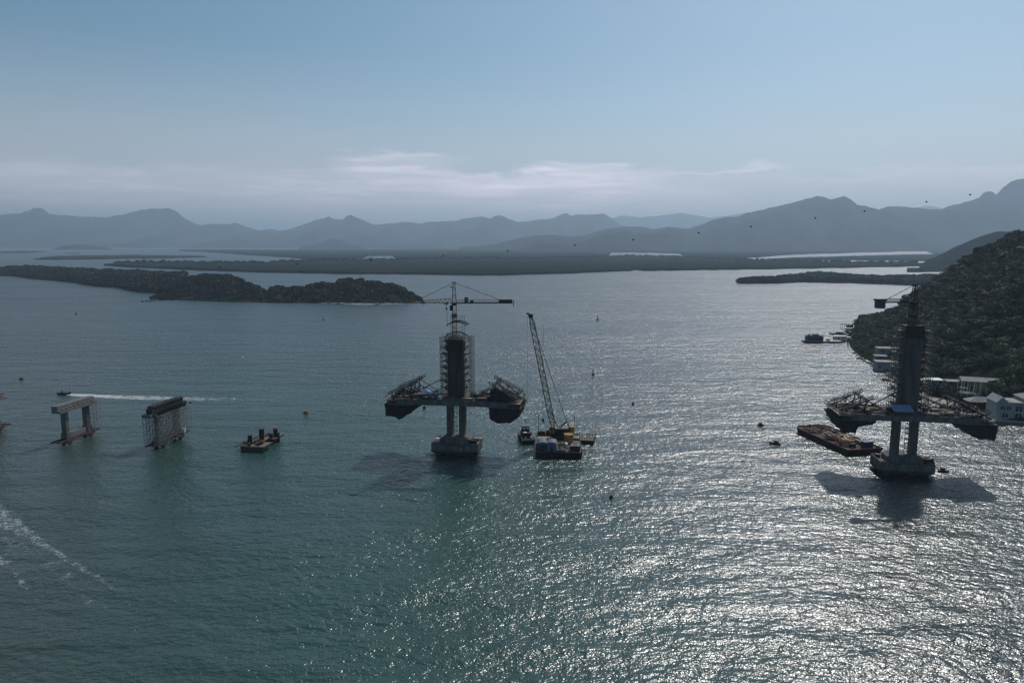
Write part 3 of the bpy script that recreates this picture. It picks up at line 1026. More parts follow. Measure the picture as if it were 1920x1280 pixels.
# pavilion
e = house_at(1833, 738, R(-22), 'pavilion', 'open pavilion with a broad grey roof on slender white posts', 'pavilion')
mb = MB()
zt = 8.5
mb.add([(-9.5, -5, zt - 0.8), (9.5, -5, zt - 0.8), (9.5, 5, zt - 0.8), (-9.5, 5, zt - 0.8), (-9.5, 0, zt + 1.0), (9.5, 0, zt + 1.0),
        (-9.5, -5, zt - 1.1), (9.5, -5, zt - 1.1), (9.5, 5, zt - 1.1), (-9.5, 5, zt - 1.1)],
       [(0, 1, 5, 4), (2, 3, 4, 5), (0, 4, 3), (1, 2, 5), (9, 8, 7, 6), (6, 7, 1, 0), (8, 9, 3, 2), (7, 8, 2, 1), (9, 6, 0, 3)], 'roof_grey')
mb.build('roof', e)
for k in range(7):
    for y in (-4.5, 4.5):
        mb = MB()
        mb.box((-9 + 3 * k, y, (zt - 1.1) / 2 - 1.5), (0.3, 0.3, zt - 1.1 + 3), 'white_paint')
        mb.build('post', e)
mb = MB()
mb.box((0, 0, -0.2), (19, 10, 0.5), 'concrete')
mb.build('floor_slab', e)

# hipped thatch shelter lower down
e = house_at(1836, 762, R(-15), 'boathouse', 'low shelter with a worn peaked roof beside the slipway', 'shelter')
mb = MB()
mb.add([(-7, -4, 3.2), (7, -4, 3.2), (7, 4, 3.2), (-7, 4, 3.2), (-2, 0, 5.6), (2.5, 0, 5.6)], [(0, 1, 5, 4), (2, 3, 4, 5), (3, 0, 4), (1, 2, 5), (3, 2, 1, 0)], 'cream')
mb.build('roof', e)
for x in (-6, -2, 2, 6):
    for y in (-3.4, 3.4):
        mb = MB()
        mb.box((x, y, 1.0), (0.3, 0.3, 4.4), 'wood')
        mb.build('post', e)
mb = MB()
mb.box((0, 3.3, 1.0), (13, 0.2, 4.3), 'dark_steel')
mb.build('back_wall', e)
# peaked shed by the white mansion and parked things on the yard
flat_house(1744, 722, 15, 7, 3.0, R(-8), 'long low shed with a bright white roof behind the right pylon', roof='white_paint', wall='cream', wins=3)
flat_house(1790, 724, 8, 6, 2.6, R(-12), 'small pale hut right of the long white roofed shed', roof='cream', wall='concrete', wins=1)

# white mansion with arched windows
mp = G(1893, 790, 0)
e = empty('arched_house', tuple(mp), R(-12), 'white three storey house with dark arched windows on the right shore', 'house')
mb = MB()
mb.box((0, 6, 5.2), (13, 11, 8.8), 'wall_white')
mb.box((14, 7, 6.2), (15, 12, 10.8), 'wall_white')
mb.box((0, 6, 0.4), (13.6, 11.6, 0.9), 'concrete')
mb.build('wall', e)
mb = MB()
mb.add([(-6.9, -0.2, 9.6), (-1.2, -0.2, 9.6), (-4.0, -0.2, 12.6), (-6.9, 11.8, 9.6), (-1.2, 11.8, 9.6), (-4.0, 11.8, 12.6)], [(0, 1, 2), (5, 4, 3), (0, 2, 5, 3), (1, 4, 5, 2), (0, 3, 4, 1)], 'wall_white')
mb.build('gable', e)
mb = MB()
mb.box((3.5, 5.5, 9.8), (7, 12, 0.35), 'cream')
mb.add([(6, 0.6, 11.7), (22, 0.6, 11.7), (22, 13.4, 11.7), (6, 13.4, 11.7), (10, 7, 14.2), (18, 7, 14.2)], [(0, 1, 5, 4), (2, 3, 4, 5), (3, 0, 4), (1, 2, 5), (3, 2, 1, 0)], 'roof_grey')
mb.build('roof', e)
mb = MB()
mb.cyl((9, 3.2, 11.6), 2.0, 3.0, 'wall_white', 16)
mb.cyl((9, 3.2, 14.6), 2.1, 1.3, 'wall_white', 16, 0.3)
mb.build('turret', e)


def arch_win(x, z, w, h, y=-0.04, front=0.5):
    w, h = w * 1.12, h * 1.08
    m_ = MB()
    pts = [(x - w / 2, z), (x + w / 2, z)]
    for k in range(9):
        a = math.pi * k / 8
        pts.append((x + w / 2 * math.cos(a), z + h - w / 2 + w / 2 * math.sin(a)))
    m_.xz_prism(pts, y - 0.06, y + 0.06, 'glass')
    f_ = m_.build('window', e)
    m2 = MB()
    m2.box((x, y - 0.12, z - 0.1), (w + 0.5, 0.35, 0.2), 'white_paint')
    m2.bar((x, y - 0.09, z), (x, y - 0.09, z + h - 0.1), 0.12, 'white_paint')
    m2.build('window_frame', f_)


for x in (-3.4, -0.6):
    arch_win(x, 5.6, 1.8, 2.2, y=0.47)
for x in (-2.0,):
    arch_win(x, 1.8, 2.4, 2.2, y=0.47)
for x in (3.8,):
    arch_win(x, 5.0, 2.6, 3.0, y=0.47)
    arch_win(x, 1.2, 2.8, 3.0, y=0.47)
for x in (9, 12.6, 16.2, 19.8):
    arch_win(x, 7.2, 1.8, 2.6, y=0.97)
    arch_win(x, 2.4, 2.0, 3.0, y=0.97)
mb = MB()
mb.box((8, -3.0, 0.45), (46, 7.5, 1.3), 'cream')
mb.box((8, -6.85, 0.75), (46, 0.3, 1.0), 'rock')
tag(mb.build('wharf'), 'stone edged wharf in front of the white arched house', 'wharf').location = tuple(mp)
bpy.data.objects['wharf'].rotation_euler = (0, 0, R(-12))
# little beacon tower at the wharf's left end
p = G(1872, 793)
e = empty('beacon', tuple(p), 0, 'small white pointed beacon at the left end of the wharf', 'beacon')
mb = MB()
mb.cyl((0, 0, -0.5), 1.6, 1.6, 'rock', 10, 1.4)
mb.build('base', e)
mb = MB()
mb.cyl((0, 0, 1.1), 0.9, 3.2, 'wall_white', 10, 0.35)
mb.cyl((0, 0, 4.3), 0.5, 0.9, 'wall_white', 10, 0.05)
mb.build('tower', e)

# slipway frames: long pale rails running down to the water right of the deck
for k, (a_, b_) in enumerate((((1788, 736), (1832, 762)), ((1822, 745), (1872, 775)))):
    A, B = on_land(*a_), on_land(*b_)
    mb = MB()
    off = 2.4
    A[2] += off
    B[2] = max(B[2], 0) + off - 0.5
    mb.bar(A, B, 0.45, 'galvanised', 0.5)
    e_ = mb.build('slipway_rail')
    tag(e_, ['upper pale slipway rail running down beside the dark trees', 'lower pale slipway rail running down to the arched house'][k], 'rail')
    for s_ in (0.1, 0.4, 0.7, 0.97):
        P_ = A + (B - A) * s_
        mb = MB()
        mb.box((P_[0], P_[1], P_[2] / 2 - 0.6), (0.35, 0.35, P_[2] + 0.8), 'concrete')
        mb.build('support', e_)
# vehicles and containers on the works yard
def van(px, py, rz, mat, label):
    p = on_land(px, py)
    e = empty('parked_van', tuple(p), rz, label, 'van')
    mb = MB()
    mb.xz_prism([(-2.4, 0.45), (2.4, 0.45), (2.4, 1.1), (1.7, 1.25), (1.2, 2.1), (-2.4, 2.15)], -0.95, 0.95, mat)
    mb.build('body', e)
    mb = MB()
    mb.xz_prism([(0.9, 1.32), (1.62, 1.32), (1.18, 1.98), (0.9, 1.98)], -0.97, 0.97, 'glass')
    mb.build('window', e)
    for x in (-1.5, 1.5):
        for y in (-0.85, 0.85):
            mb = MB()
            mb.bar((x, y - 0.12, 0.36), (x, y + 0.12, 0.36), 0.72, 'rubber', n=12)
            mb.build('wheel', e)


van(1756, 731, R(10), 'white_paint', 'white van parked right of the right pylon below the shed')
van(1772, 733, R(15), 'white_paint', 'second white van farther from the pylon below the shed')
van(1808, 733, R(-30), 'blue_grey', 'grey blue van parked at the left foot of the pavilion')
# ------------------------------------------------------------------ bridge pylons under construction
AX = R(-8.4)                    # direction of the bridge axis in plan
PY1 = np.array([-23.9, 292.0])
KX = {-23.9: 0.915, 155.0: 0.875}      # how far each deck has grown so far
PY2 = np.array([155.0, 266.0])


def chamfer_rect(w, d, c):
    a, b = w / 2, d / 2
    return [(-a + c, -b), (a - c, -b), (a, -b + c), (a, b - c), (a - c, b), (-a + c, b), (-a, b - c), (-a, -b + c)]


def net_bag(name, prof, y0, y1, mat, parent, seed):
    """cloth hung round a formwork cage: profile in (x, z), swept across y with folds"""
    q_ = np.random.default_rng(seed)
    pts = []
    n = len(prof)
    for k in range(n):
        a, b = np.array(prof[k]), np.array(prof[(k + 1) % n])
        m_ = max(2, int(np.linalg.norm(b - a) / 0.9))
        for j in range(m_):
            pts.append(a + (b - a) * j / m_)
    pts = np.array(pts)
    cen = pts.mean(0)
    ny = 22
    ys = np.linspace(y0, y1, ny)
    V = []
    for y in ys:
        for p in pts:
            nz = float(fbm(np.array([p[0] * 0.45 + seed]), np.array([y * 0.35 + p[1] * 0.6]), 3)[0]) - 0.5
            d_ = (p - cen)
            d_ = d_ / (np.linalg.norm(d_) + 1e-6)
            low = 1.0 if p[1] < max(prof[0][1], prof[-1][1]) - 0.6 else 0.25
            pp = p + d_ * nz * 1.5 * low
            sag = -0.6 * math.sin(math.pi * (y - y0) / (y1 - y0)) * low
            V.append((pp[0], y + 0.5 * nz, pp[1] + sag))
    m_ = len(pts)
    mb_ = MB()
    fs = []
    for j in range(ny - 1):
        for k in range(m_):
            fs.append((j * m_ + k, j * m_ + (k + 1) % m_, (j + 1) * m_ + (k + 1) % m_, (j + 1) * m_ + k))
    fs.append(tuple(range(m_))[::-1])
    fs.append(tuple((ny - 1) * m_ + k for k in range(m_)))
    mb_.add(V, fs, mat)
    return mb_.build(name, parent)


def railing(mb, a, b, h=1.1, n=None, mat='dark_steel', w=0.09):
    a, b = np.array(a, float), np.array(b, float)
    L = np.linalg.norm(b - a)
    n = n or max(2, int(L / 1.8))
    up = np.array([0, 0, h])
    mb.bar(a + up, b + up, w, mat)
    mb.bar(a + up * 0.5, b + up * 0.5, w * 0.8, mat)
    for k in range(n + 1):
        p = a + (b - a) * k / n
        mb.bar(p, p + up, w, mat)


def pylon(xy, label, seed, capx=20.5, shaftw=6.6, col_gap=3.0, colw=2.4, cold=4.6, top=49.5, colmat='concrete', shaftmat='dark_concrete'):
    e = empty('bridge_pylon', (xy[0], xy[1], 0), AX, label, 'bridge pylon')
    # piles under the cap
    for x in (-7.2, -2.4, 2.4, 7.2):
        for y in (-4.2, 0, 4.2):
            mb = MB()
            mb.cyl((x, y, -4), 1.15, 5.3, 'wet_concrete', 14)
            mb.build('pile', e)
    mb = MB()
    mb.prism(chamfer_rect(capx - 3, 10.5, 1.2), 0.55, 1.2, 'wet_concrete')
    mb.build('cap_soffit', e)
    mb = MB()
    mb.prism(chamfer_rect(capx, 13.4, 1.8), 1.2, 4.8, colmat)
    mb.prism([(x, y) for x, y in chamfer_rect(13.6, 8.4, 0.9)], 4.8, 6.8, colmat)
    mb.prism(chamfer_rect(13.2, 8.0, 0.9), 6.8, 7.7, colmat, top=chamfer_rect(9.6, 6.6, 0.4))
    cap = mb.build('pile_cap', e)
    for s_ in (-1, 1):          # parapet lips left and right on the cap, like shallow tanks
        mb = MB()
        mb.box((s_ * (capx / 2 - 0.25), 0, 5.1), (0.3, 9.5, 0.6), 'pale_concrete')
        mb.box((s_ * (capx / 2 - 1.9), -5.2, 5.1), (2.9, 0.3, 0.6), 'pale_concrete')
        mb.box((s_ * (capx / 2 - 1.9), 5.2, 5.1), (2.9, 0.3, 0.6), 'pale_concrete')
        mb.build('parapet', cap)
    for s_ in (-1, 1):
        mb = MB()
        x = s_ * (colw + col_gap) / 2
        mb.prism([(x - colw / 2, -cold / 2), (x + colw / 2, -cold / 2), (x + colw / 2, cold / 2), (x - colw / 2, cold / 2)], 7.7, 22.5, colmat)
        mb.build('column', e)
    # access scaffold between the blades
    mb = MB()
    for z in np.arange(8, 22, 2.0):
        mb.bar((-0.8, -2.6, z), (0.8, -2.6, z), 0.12, 'galvanised')
        mb.bar((-0.8, -2.6, z), (0.8, -2.6, z + 2), 0.08, 'galvanised')
        mb.box((0.25, -1.8, z + 0.1), (0.9, 1.2, 0.1), 'galvanised')
    for x in (-0.8, 0.8):
        mb.bar((x, -2.6, 7.7), (x, -2.6, 22), 0.12, 'galvanised')
    mb.build('access_stair', e)
    # deck
    mb = MB()
    hd = 26 * KX[float(xy[0])]
    mb.box((0, 0, 24.45), (2 * hd, 18.4, 0.5), 'concrete')
    mb.add([(-hd, -8.2, 24.2), (hd, -8.2, 24.2), (hd, 8.2, 24.2), (-hd, 8.2, 24.2), (-hd, -6.2, 22.5), (hd, -6.2, 22.5), (hd, 6.2, 22.5), (-hd, 6.2, 22.5)],
           [(4, 5, 1, 0), (6, 7, 3, 2), (5, 6, 2, 1), (7, 4, 0, 3), (7, 6, 5, 4)], 'concrete')
    for s_ in (-1, 1):
        mb.box((0, s_ * 9.0, 23.6), (2 * hd, 0.45, 2.2), 'concrete')
    mb.build('deck', e)
    mb = MB()
    for s_ in (-1, 1):
        railing(mb, (-hd, s_ * 9.0, 24.7), (hd, s_ * 9.0, 24.7), 1.1, 28)
    mb.build('deck_railing', e)
    # diaphragm and shaft
    mb = MB()
    hw = shaftw / 2
    zs = list(np.linspace(24.7, top - 5.0, 5))
    for k in range(4):
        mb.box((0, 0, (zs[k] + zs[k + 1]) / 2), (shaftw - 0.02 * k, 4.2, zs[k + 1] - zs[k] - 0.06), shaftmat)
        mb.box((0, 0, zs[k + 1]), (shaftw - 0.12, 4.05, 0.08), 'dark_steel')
    mb.build('shaft', e)
    mb = MB()
    mb.box((0, 0, top - 2.5), (shaftw + 0.35, 4.7, 5.0), 'dark_steel')
    for z in np.arange(top - 4.6, top, 1.1):
        mb.box((0, 0, z), (shaftw + 0.6, 4.95, 0.18), 'rust')
    mb.build('climbing_formwork', e)
    mb = MB()
    q_ = np.random.default_rng(seed)
    for k in range(26):
        x = -hw + 0.2 + (shaftw - 0.4) * k / 25
        for y in (-1.9, 1.9):
            mb.bar((x, y, top), (x + 0.2 * q_.normal(), y, top + 1.2 + 1.3 * q_.random()), 0.1, 'rust')
    for z in (0.6, 1.3):
        mb.bar((-hw, -1.9, top + z), (hw, -1.9, top + z), 0.12, 'rust')
    mb.build('rebar', e)
    return e


def arc_beam(mb, r, z, y, w, mat, x0=0.0, a=0.55, n=9):
    pts = [(x0 + r * math.sin(-a + 2 * a * k / (n - 1)), y, z + r * (math.cos(-a + 2 * a * k / (n - 1)) - 1)) for k in range(n)]
    for p, q_ in zip(pts[:-1], pts[1:]):
        mb.bar(p, q_, w, mat)


def scaffold(xy, label, hw, top, seed, w=2.5, tower=True):
    """birdcage scaffolds up both sides of the shaft with dark bracket platforms"""
    e = empty('pylon_scaffold', (xy[0], xy[1], 24.7), AX, label, 'scaffold')
    H = top - 24.7
    for s_ in (-1, 1):
        mb = MB()
        xs_ = [hw + 0.5, hw + 0.5 + w]
        for x in xs_ + ([hw + w + 1.6] if s_ > 0 and tower else []):
            for y in (-2.8, -0.9, 0.9, 2.8):
                mb.bar((s_ * x, y, 0), (s_ * x, y, H + 1.0), 0.15, 'scaffold_pipe')
        n = int(H / 1.6)
        for k in range(n + 1):
            z = H * k / n
            for y in (-2.8, 0.9, 2.8):
                mb.bar((s_ * xs_[0], y, z), (s_ * xs_[1], y, z), 0.13, 'scaffold_pipe')
            for x in xs_:
                mb.bar((s_ * x, -2.8, z), (s_ * x, 2.8, z), 0.12, 'scaffold_pipe')
            if s_ > 0 and tower:
                mb.bar((xs_[1], -2.8, z), (hw + w + 1.6, -2.8, z), 0.09, 'scaffold_pipe')
            if k < n:
                z2 = H * (k + 1) / n
                mb.bar((s_ * xs_[k % 2], -2.8, z), (s_ * xs_[1 - k % 2], -2.8, z2), 0.07, 'scaffold_pipe')
                mb.bar((s_ * xs_[1], -2.8 + 5.6 * (k % 2), z), (s_ * xs_[1], 2.8 - 5.6 * (k % 2), z2), 0.07, 'scaffold_pipe')
        mb.build('scaffold_bay', e)
        mb = MB()
        q_ = np.random.default_rng(seed + s_)
        for k in range(12):
            z = H - 1.0 - k * 2.9
            if z < 2:
                break
            # dark cantilever bracket, one per lift
            mb = MB()
            mb.box((s_ * (hw + 1.0), 0, z - 0.15), (0.2, 5.0, 0.2), 'dark_steel')
            mb.box((s_ * (hw + 0.2), 0, z - 0.5), (0.2, 5.0, 0.25), 'dark_steel')
            mb.xz_prism([(s_ * (hw + 0.1), z - 1.1), (s_ * (hw + 0.1), z), (s_ * (hw + 1.5), z), (s_ * (hw + 1.3), z - 0.25)][::s_ if s_ > 0 else -1], -2.6, -2.2, 'dark_steel')
            mb.xz_prism([(s_ * (hw + 0.1), z - 1.1), (s_ * (hw + 0.1), z), (s_ * (hw + 1.5), z), (s_ * (hw + 1.3), z - 0.25)][::s_ if s_ > 0 else -1], 2.2, 2.6, 'dark_steel')
            mb.build('bracket', e)
        mb = MB()
        for k in range(12):
            z = H - 1.0 - k * 2.9
            if z < 2:
                break
            mb.box((s_ * (hw + 0.4 + w / 2), 0, z + 0.1), (w, 5.4, 0.12), 'pale_wood' if k % 2 else 'wood')
            mb.box((s_ * (hw + 1.0 + 1.4 * q_.random()), 0.5, z + 0.4), (0.7, 0.7, 0.5), 'wood')
        mb.build('plank_floor', e)
    return e


def ladder_curves(xy, label, top):
    """curved working platform and arched crane collar above the shaft"""
    e = empty('arched_platform', (xy[0], xy[1], top), AX, label, 'platform')
    mb = MB()
    arc_beam(mb, 7.0, 7.6, -2.2, 0.45, 'dark_steel', x0=1.0, a=0.68)
    arc_beam(mb, 7.0, 7.6, 2.2, 0.45, 'dark_steel', x0=1.0, a=0.68)
    arc_beam(mb, 7.5, 3.4, -2.4, 0.4, 'dark_steel', x0=1.2, a=0.8)
    mb.build('arched_beam', e)
    mb = MB()
    for x in (-1.6, 3.4):
        for y in (-2.2, 2.2):
            mb.bar((x, y, -0.5), (x, y, 10.0), 0.16, 'galvanised')
    for z in np.arange(0.8, 10, 1.5):
        mb.bar((-1.6, -2.2, z), (3.4, -2.2, z), 0.12, 'galvanised')
        mb.bar((-1.6, 2.2, z), (3.4, 2.2, z), 0.12, 'galvanised')
    for x in (-4.5, 5.5):
        mb.bar((x * 0.6, -2.2, 3), (x, -2.4, 0.6), 0.2, 'dark_steel')
    mb.build('frame', e)
    return e


def traveller(xy, s_, label, seed, prof, hi=6.2, upper=None):
    """form traveller at one end of the deck: s_ = -1 left end, +1 right end"""
    e = empty('form_traveller', (xy[0], xy[1], 0), AX, label, 'form traveller')
    e.scale = (KX[float(xy[0])], 1, 1)
    q_ = np.random.default_rng(seed)
    pr = [(s_ * x, z) for x, z in prof]
    if s_ < 0:
        pr = pr[::-1]
    nb = net_bag('safety_net', pr, -9.4, 9.4, 'net_cloth', e, seed)
    if upper:
        up_ = [(s_ * x, z) for x, z in upper[0]]
        net_bag('screen_net', up_[::-1] if s_ < 0 else up_, upper[1], upper[2], 'net_cloth', e, seed + 50)
    # main trusses
    for y in (-6.5, 0.0, 6.5):
        mb = MB()
        A, B, Cc, Dd = (15.5, 25.0), (20.5, 25.0), (28.5, 25.2), (19.5, 25.0 + hi)
        X_ = lambda p: (s_ * p[0], y, p[1])
        w = 0.42
        mb.bar(X_((10.5, 25.0)), X_(Cc), w, 'dark_steel', 0.5)
        mb.bar(X_((10.5, 25.0)), X_(Dd), w * 0.7, 'dark_steel')
        mb.bar(X_(Dd), X_(Cc), w, 'dark_steel')
        mb.bar(X_(B), X_(Dd), w, 'dark_steel')
        mb.bar(X_((24.0, 25.1)), X_((23.4, 25.0 + hi * 0.56)), w * 0.6, 'dark_steel')
        mb.bar(X_(B), X_((23.4, 25.0 + hi * 0.56)), w * 0.6, 'dark_steel')
        mb.build('main_truss', e)
    mb = MB()
    for (x, z) in ((28.5, 25.5), (19.5, 25.0 + hi), (11, 25.4), (30.6, 22.6)):
        mb.lattice((s_ * x, -8.8, z), (s_ * x, 8.8, z), 0.9, 0.9, 10, 0.14, 0.09, 'dark_steel')
    mb.bar((s_ * 19.5, -6.5, 25 + hi), (s_ * 20.5, 6.5, 25), 0.15, 'dark_steel')
    mb.build('cross_beam', e)
    # sloped gangway with railings along the outer chord
    for y in (-7.6, 5.4):
        mb = MB()
        a, b = (s_ * 30.4, y, 26.0), (s_ * 17.0, y, 25.6 + hi)
        d_ = np.array([0, 1.5, 0])
        a_, b_ = np.array(a), np.array(b)
        V = [a_, b_, b_ + d_, a_ + d_]
        V = V + [v + np.array([0, 0, 0.25]) for v in V]
        mb.add(V, [(3, 2, 1, 0), (4, 5, 6, 7), (0, 1, 5, 4), (1, 2, 6, 5), (2, 3, 7, 6), (3, 0, 4, 7)], 'dark_steel')
        railing(mb, a_, b_, 1.25, 9, 'dark_steel', 0.13)
        railing(mb, a_ + d_, b_ + d_, 1.25, 9, 'dark_steel', 0.13)
        mb.build('gangway', e)
    # hanging rods and lower working platforms
    mb = MB()
    for y in (-8.6, -4.5, 4.5, 8.6):
        for x in (16.2, 20, 25, 30.2):
            mb.bar((s_ * x, y, 21), (s_ * x, y, 25.6), 0.12, 'galvanised')
    mb.build('hanger_rod', e)
    mb = MB()
    mb.box((s_ * 29.0, 0, 24.3), (5.6, 19.4, 0.22), 'pale_wood')
    mb.box((s_ * 24.0, -9.9, 22.6), (13.0, 1.2, 0.15), 'wood')
    railing(mb, (s_ * 31.8, -9.7, 24.4), (s_ * 31.8, 9.7, 24.4), 1.3, 12, 'grey_steel')
    railing(mb, (s_ * 26.4, -9.7, 24.4), (s_ * 31.8, -9.7, 24.4), 1.3, 4, 'grey_steel')
    railing(mb, (s_ * 17.8, -10.5, 22.7), (s_ * 30.2, -10.5, 22.7), 1.2, 8, 'grey_steel')
    for k in range(16):
        x = 27 + 4.5 * q_.random()
        y = -9 + 18 * q_.random()
        mb.box((s_ * x, y, 24.7), (0.6 + 1.6 * q_.random(), 0.4 + 0.8 * q_.random(), 0.35 + 0.5 * q_.random()), ['dark_steel', 'wood', 'pale_wood', 'rust'][k % 4], q_.random())
    mb.build('platform', e)
    mb = MB()
    for k in range(12):
        x = 27.5 + 3.5 * q_.random()
        y = -9 + 18 * q_.random()
        z = 18.5 + 3.5 * q_.random()
        mb.bar((s_ * x, y, z), (s_ * (x + 1.5 * q_.random()), y + 2 * q_.random(), z + 3), 0.22, 'rust' if k % 3 else 'dark_steel')
    for k in range(46):
        x = 17.0 + 13.5 * q_.random()
        y = -8.5 + 17 * q_.random()
        z = 25.0 + (hi - 2.2) * q_.random() * (31.5 - x) / 14.0
        v = q_.normal(size=3) * np.array([1.4, 1.6, 0.6])
        mb.bar((s_ * x, y, z), (s_ * (x + v[0]), y + v[1], z + 0.6 + abs(v[2])), 0.16 + 0.2 * q_.random(), ['dark_steel', 'hull_black', 'dark_steel', 'grey_steel'][k % 4])
    mb.bar((s_ * 31.2, -9, 19), (s_ * 31.2, 9, 19), 0.3, 'dark_steel')
    mb.bar((s_ * 31.2, -9, 21.5), (s_ * 31.2, 9, 21.5), 0.3, 'rust')
    mb.build('formwork_brace', e)
    return e


def stay(xy, a, b, label):
    mb = MB()
    mb.bar(a, b, 0.35, 'dark_steel')
    o = mb.build('shaft_strut')
    o.location = (xy[0], xy[1], 0)
    o.rotation_euler = (0, 0, AX)
    return tag(o, label, 'strut')


def tower_crane(xy, lx, ly, label, zb, zj, za, side, jl, cl, mast_mat, jib_mat, jaz, wide=1.7, cw=2.4):
    """side: +1 when the counter-jib points to the right; jaz: heading of the jib in plan"""
    c_, s_ = math.cos(AX), math.sin(AX)
    bx, by = xy[0] + lx * c_ - ly * s_, xy[1] + lx * s_ + ly * c_
    e = empty('tower_crane', (bx, by, zb), jaz, label, 'tower crane')
    mb = MB()
    mb.lattice((0, 0, 0), (0, 0, zj - zb - 1.2), wide, wide, int((zj - zb) / 1.6), 0.26, 0.13, mast_mat)
    mast = mb.build('mast', e)
    mb = MB()
    mb.box((0, 0, zj - zb - 5.6), (2.3, 2.3, 1.6), 'dark_steel')
    mb.box((0, 0, zj - zb - 0.6), (2.1, 2.1, 1.0), 'dark_steel')
    mb.build('slewing_ring', e)
    mb = MB()
    h = zj - zb
    mb.lattice((0, 0, h), (0, 0, za - zb), 1.7, 0.9, 6, 0.22, 0.12, jib_mat)
    mb.box((0, 0, za - zb + 0.1), (1.8, 1.0, 0.3), 'dark_steel')
    mb.box((-0.9, 0, (h + za - zb) / 2 + 2.4), (1.6, 0.6, 0.35), 'dark_steel')
    mb.build('tower_head', e)
    # jib along -x, counter jib along +x
    mb = MB()
    n = 11
    ht0, ht1 = 1.9, 0.4
    for y in (-0.75, 0.75):
        mb.bar((-1, y, h), (-jl, y * 0.55, h), 0.2, jib_mat)
    mb.bar((-1, 0, h + ht0), (-jl, 0, h + ht1), 0.2, jib_mat)
    for k in range(n):
        x0, x1 = -1 - (jl - 1) * k / n, -1 - (jl - 1) * (k + 1) / n
        xm = (x0 + x1) / 2
        f0, f1 = 1 - 0.45 * k / n, 1 - 0.45 * (k + 1) / n
        hm = ht0 + (ht1 - ht0) * (k + 0.5) / n
        for y in (-0.75, 0.75):
            mb.bar((x0, y * f0, h), (xm, 0, h + hm), 0.17, jib_mat)
            mb.bar((xm, 0, h + hm), (x1, y * f1, h), 0.17, jib_mat)
        mb.bar((x0, -0.75 * f0, h), (x0, 0.75 * f0, h), 0.1, jib_mat)
    mb.build('jib', e)
    mb = MB()
    mb.box((cl / 2 + 0.5, 0, h - 0.05), (cl - 1, 1.7, 0.5), 'dark_steel')
    railing(mb, (1.2, -0.85, h + 0.2), (cl - 3, -0.85, h + 0.2), 1.1, 16, 'grey_steel', 0.08)
    railing(mb, (1.2, 0.85, h + 0.2), (cl - 3, 0.85, h + 0.2), 1.1, 16, 'grey_steel', 0.08)
    mb.build('counter_jib', e)
    mb = MB()
    if cw > 2.0:
        mb.box((cl - 1.6, 0, h + 0.55), (cw + 3.4, 2.2, 1.7), 'hull_black')
        mb.box((cl + 1.8, 0, h - 0.3), (0.35, 0.5, 2.6), 'dark_steel')
    else:
        mb.box((cl - 0.8, 0, h - 0.7), (3.0, 2.4, 3.4), 'blue_paint')
        mb.box((cl - 0.8, 0, h + 0.9), (4.0, 2.6, 0.7), 'hull_black')
    mb.build('counterweight', e)
    mb = MB()
    mb.box((cl * 0.22, 0, h + 1.3), (1.6, 1.4, 2.2), 'blue_grey')
    mb.box((cl * 0.32, 0, h + 0.6), (1.4, 1.2, 0.9), 'dark_steel')
    mb.build('winch', e)
    mb = MB()
    mb.box((-1.1, -1.6, h - 2.0), (1.3, 1.4, 2.3), 'dark_steel')
    mb.box((-1.15, -1.6, h - 1.6), (1.36, 1.46, 0.9), 'glass')
    mb.build('cab', e)
    mb = MB()
    mb.bar((0, 0, za - zb), (-jl * 0.75, 0, h + 0.9), 0.16, 'dark_steel')
    mb.bar((0, 0, za - zb), (cl - 3.0, 0, h + 0.9), 0.16, 'dark_steel')
    for k in range(5):
        f_ = (k + 0.6) / 5.4
        mb.box(((cl - 3.0) * f_, 0, (za - zb) * (1 - f_) + (h + 0.9) * f_), (0.5, 0.25, 0.3), 'dark_steel')
    mb.build('tie_bar', e)
    mb = MB()
    mb.box((-3.4, 0, h - 0.45), (1.5, 1.2, 0.5), 'dark_steel')
    mb.bar((-3.4, 0, h - 0.5), (-3.3, 0, h - 2.0), 0.1, 'dark_steel')
    mb.cyl((-3.3, 0, h - 2.9), 0.5, 0.9, 'dark_steel', 8, 0.2)
    mb.bar((-3.3, 0, h - 2.9), (-2.9, 0, h - 10.5), 0.12, 'dark_steel')
    mb.build('hook', e)
    return e


PROF_L = [(14.8, 22.3), (25.0, 15.8), (27.6, 17.0), (31.3, 17.3), (31.8, 22.4)]
PROF_R = [(17.2, 22.3), (17.6, 17.4), (21.0, 15.9), (26.4, 16.2), (30.6, 18.6), (32.0, 22.4)]
PROF_L2 = [(16.0, 22.3), (17.5, 20.9), (23.5, 19.8), (24.4, 17.2), (28.6, 17.2), (32.2, 22.4)]
PROF_R2 = [(16.0, 22.3), (20.0, 20.5), (25.5, 17.0), (32.0, 16.4), (33.2, 22.4)]

pylon(PY1, 'dark concrete bridge pylon with a wide deck, in the middle of the channel', 1)
pylon(PY2, 'dark concrete bridge pylon with a wide deck, close to the wooded headland', 2, shaftw=6.5, col_gap=4.2, colw=2.4, top=58.5, cold=3.2, shaftmat='mid_concrete')
scaffold(PY1, 'pale pipe scaffold up both sides of the middle pylon', 3.3, 50.0, 3)
scaffold(PY2, 'pale pipe scaffold up both sides of the pylon near the headland', 3.4, 57.5, 5)
ladder_curves(PY1, 'arched steel working platform on top of the middle pylon', 49.5)
traveller(PY1, -1, 'dark form traveller with a hanging net on the left end of the middle deck', 11, PROF_L, hi=5.7)
traveller(PY1, 1, 'dark form traveller with a round hanging net on the right end of the middle deck', 12, PROF_R, hi=6.2, upper=([(17.6, 24.9), (28.0, 24.9), (27.5, 26.8), (23.0, 29.2), (17.9, 29.6)], -8.6, -1.0))
traveller(PY2, -1, 'dark form traveller on the deck end above the rusty cargo barge', 13, PROF_L2, hi=4.8)
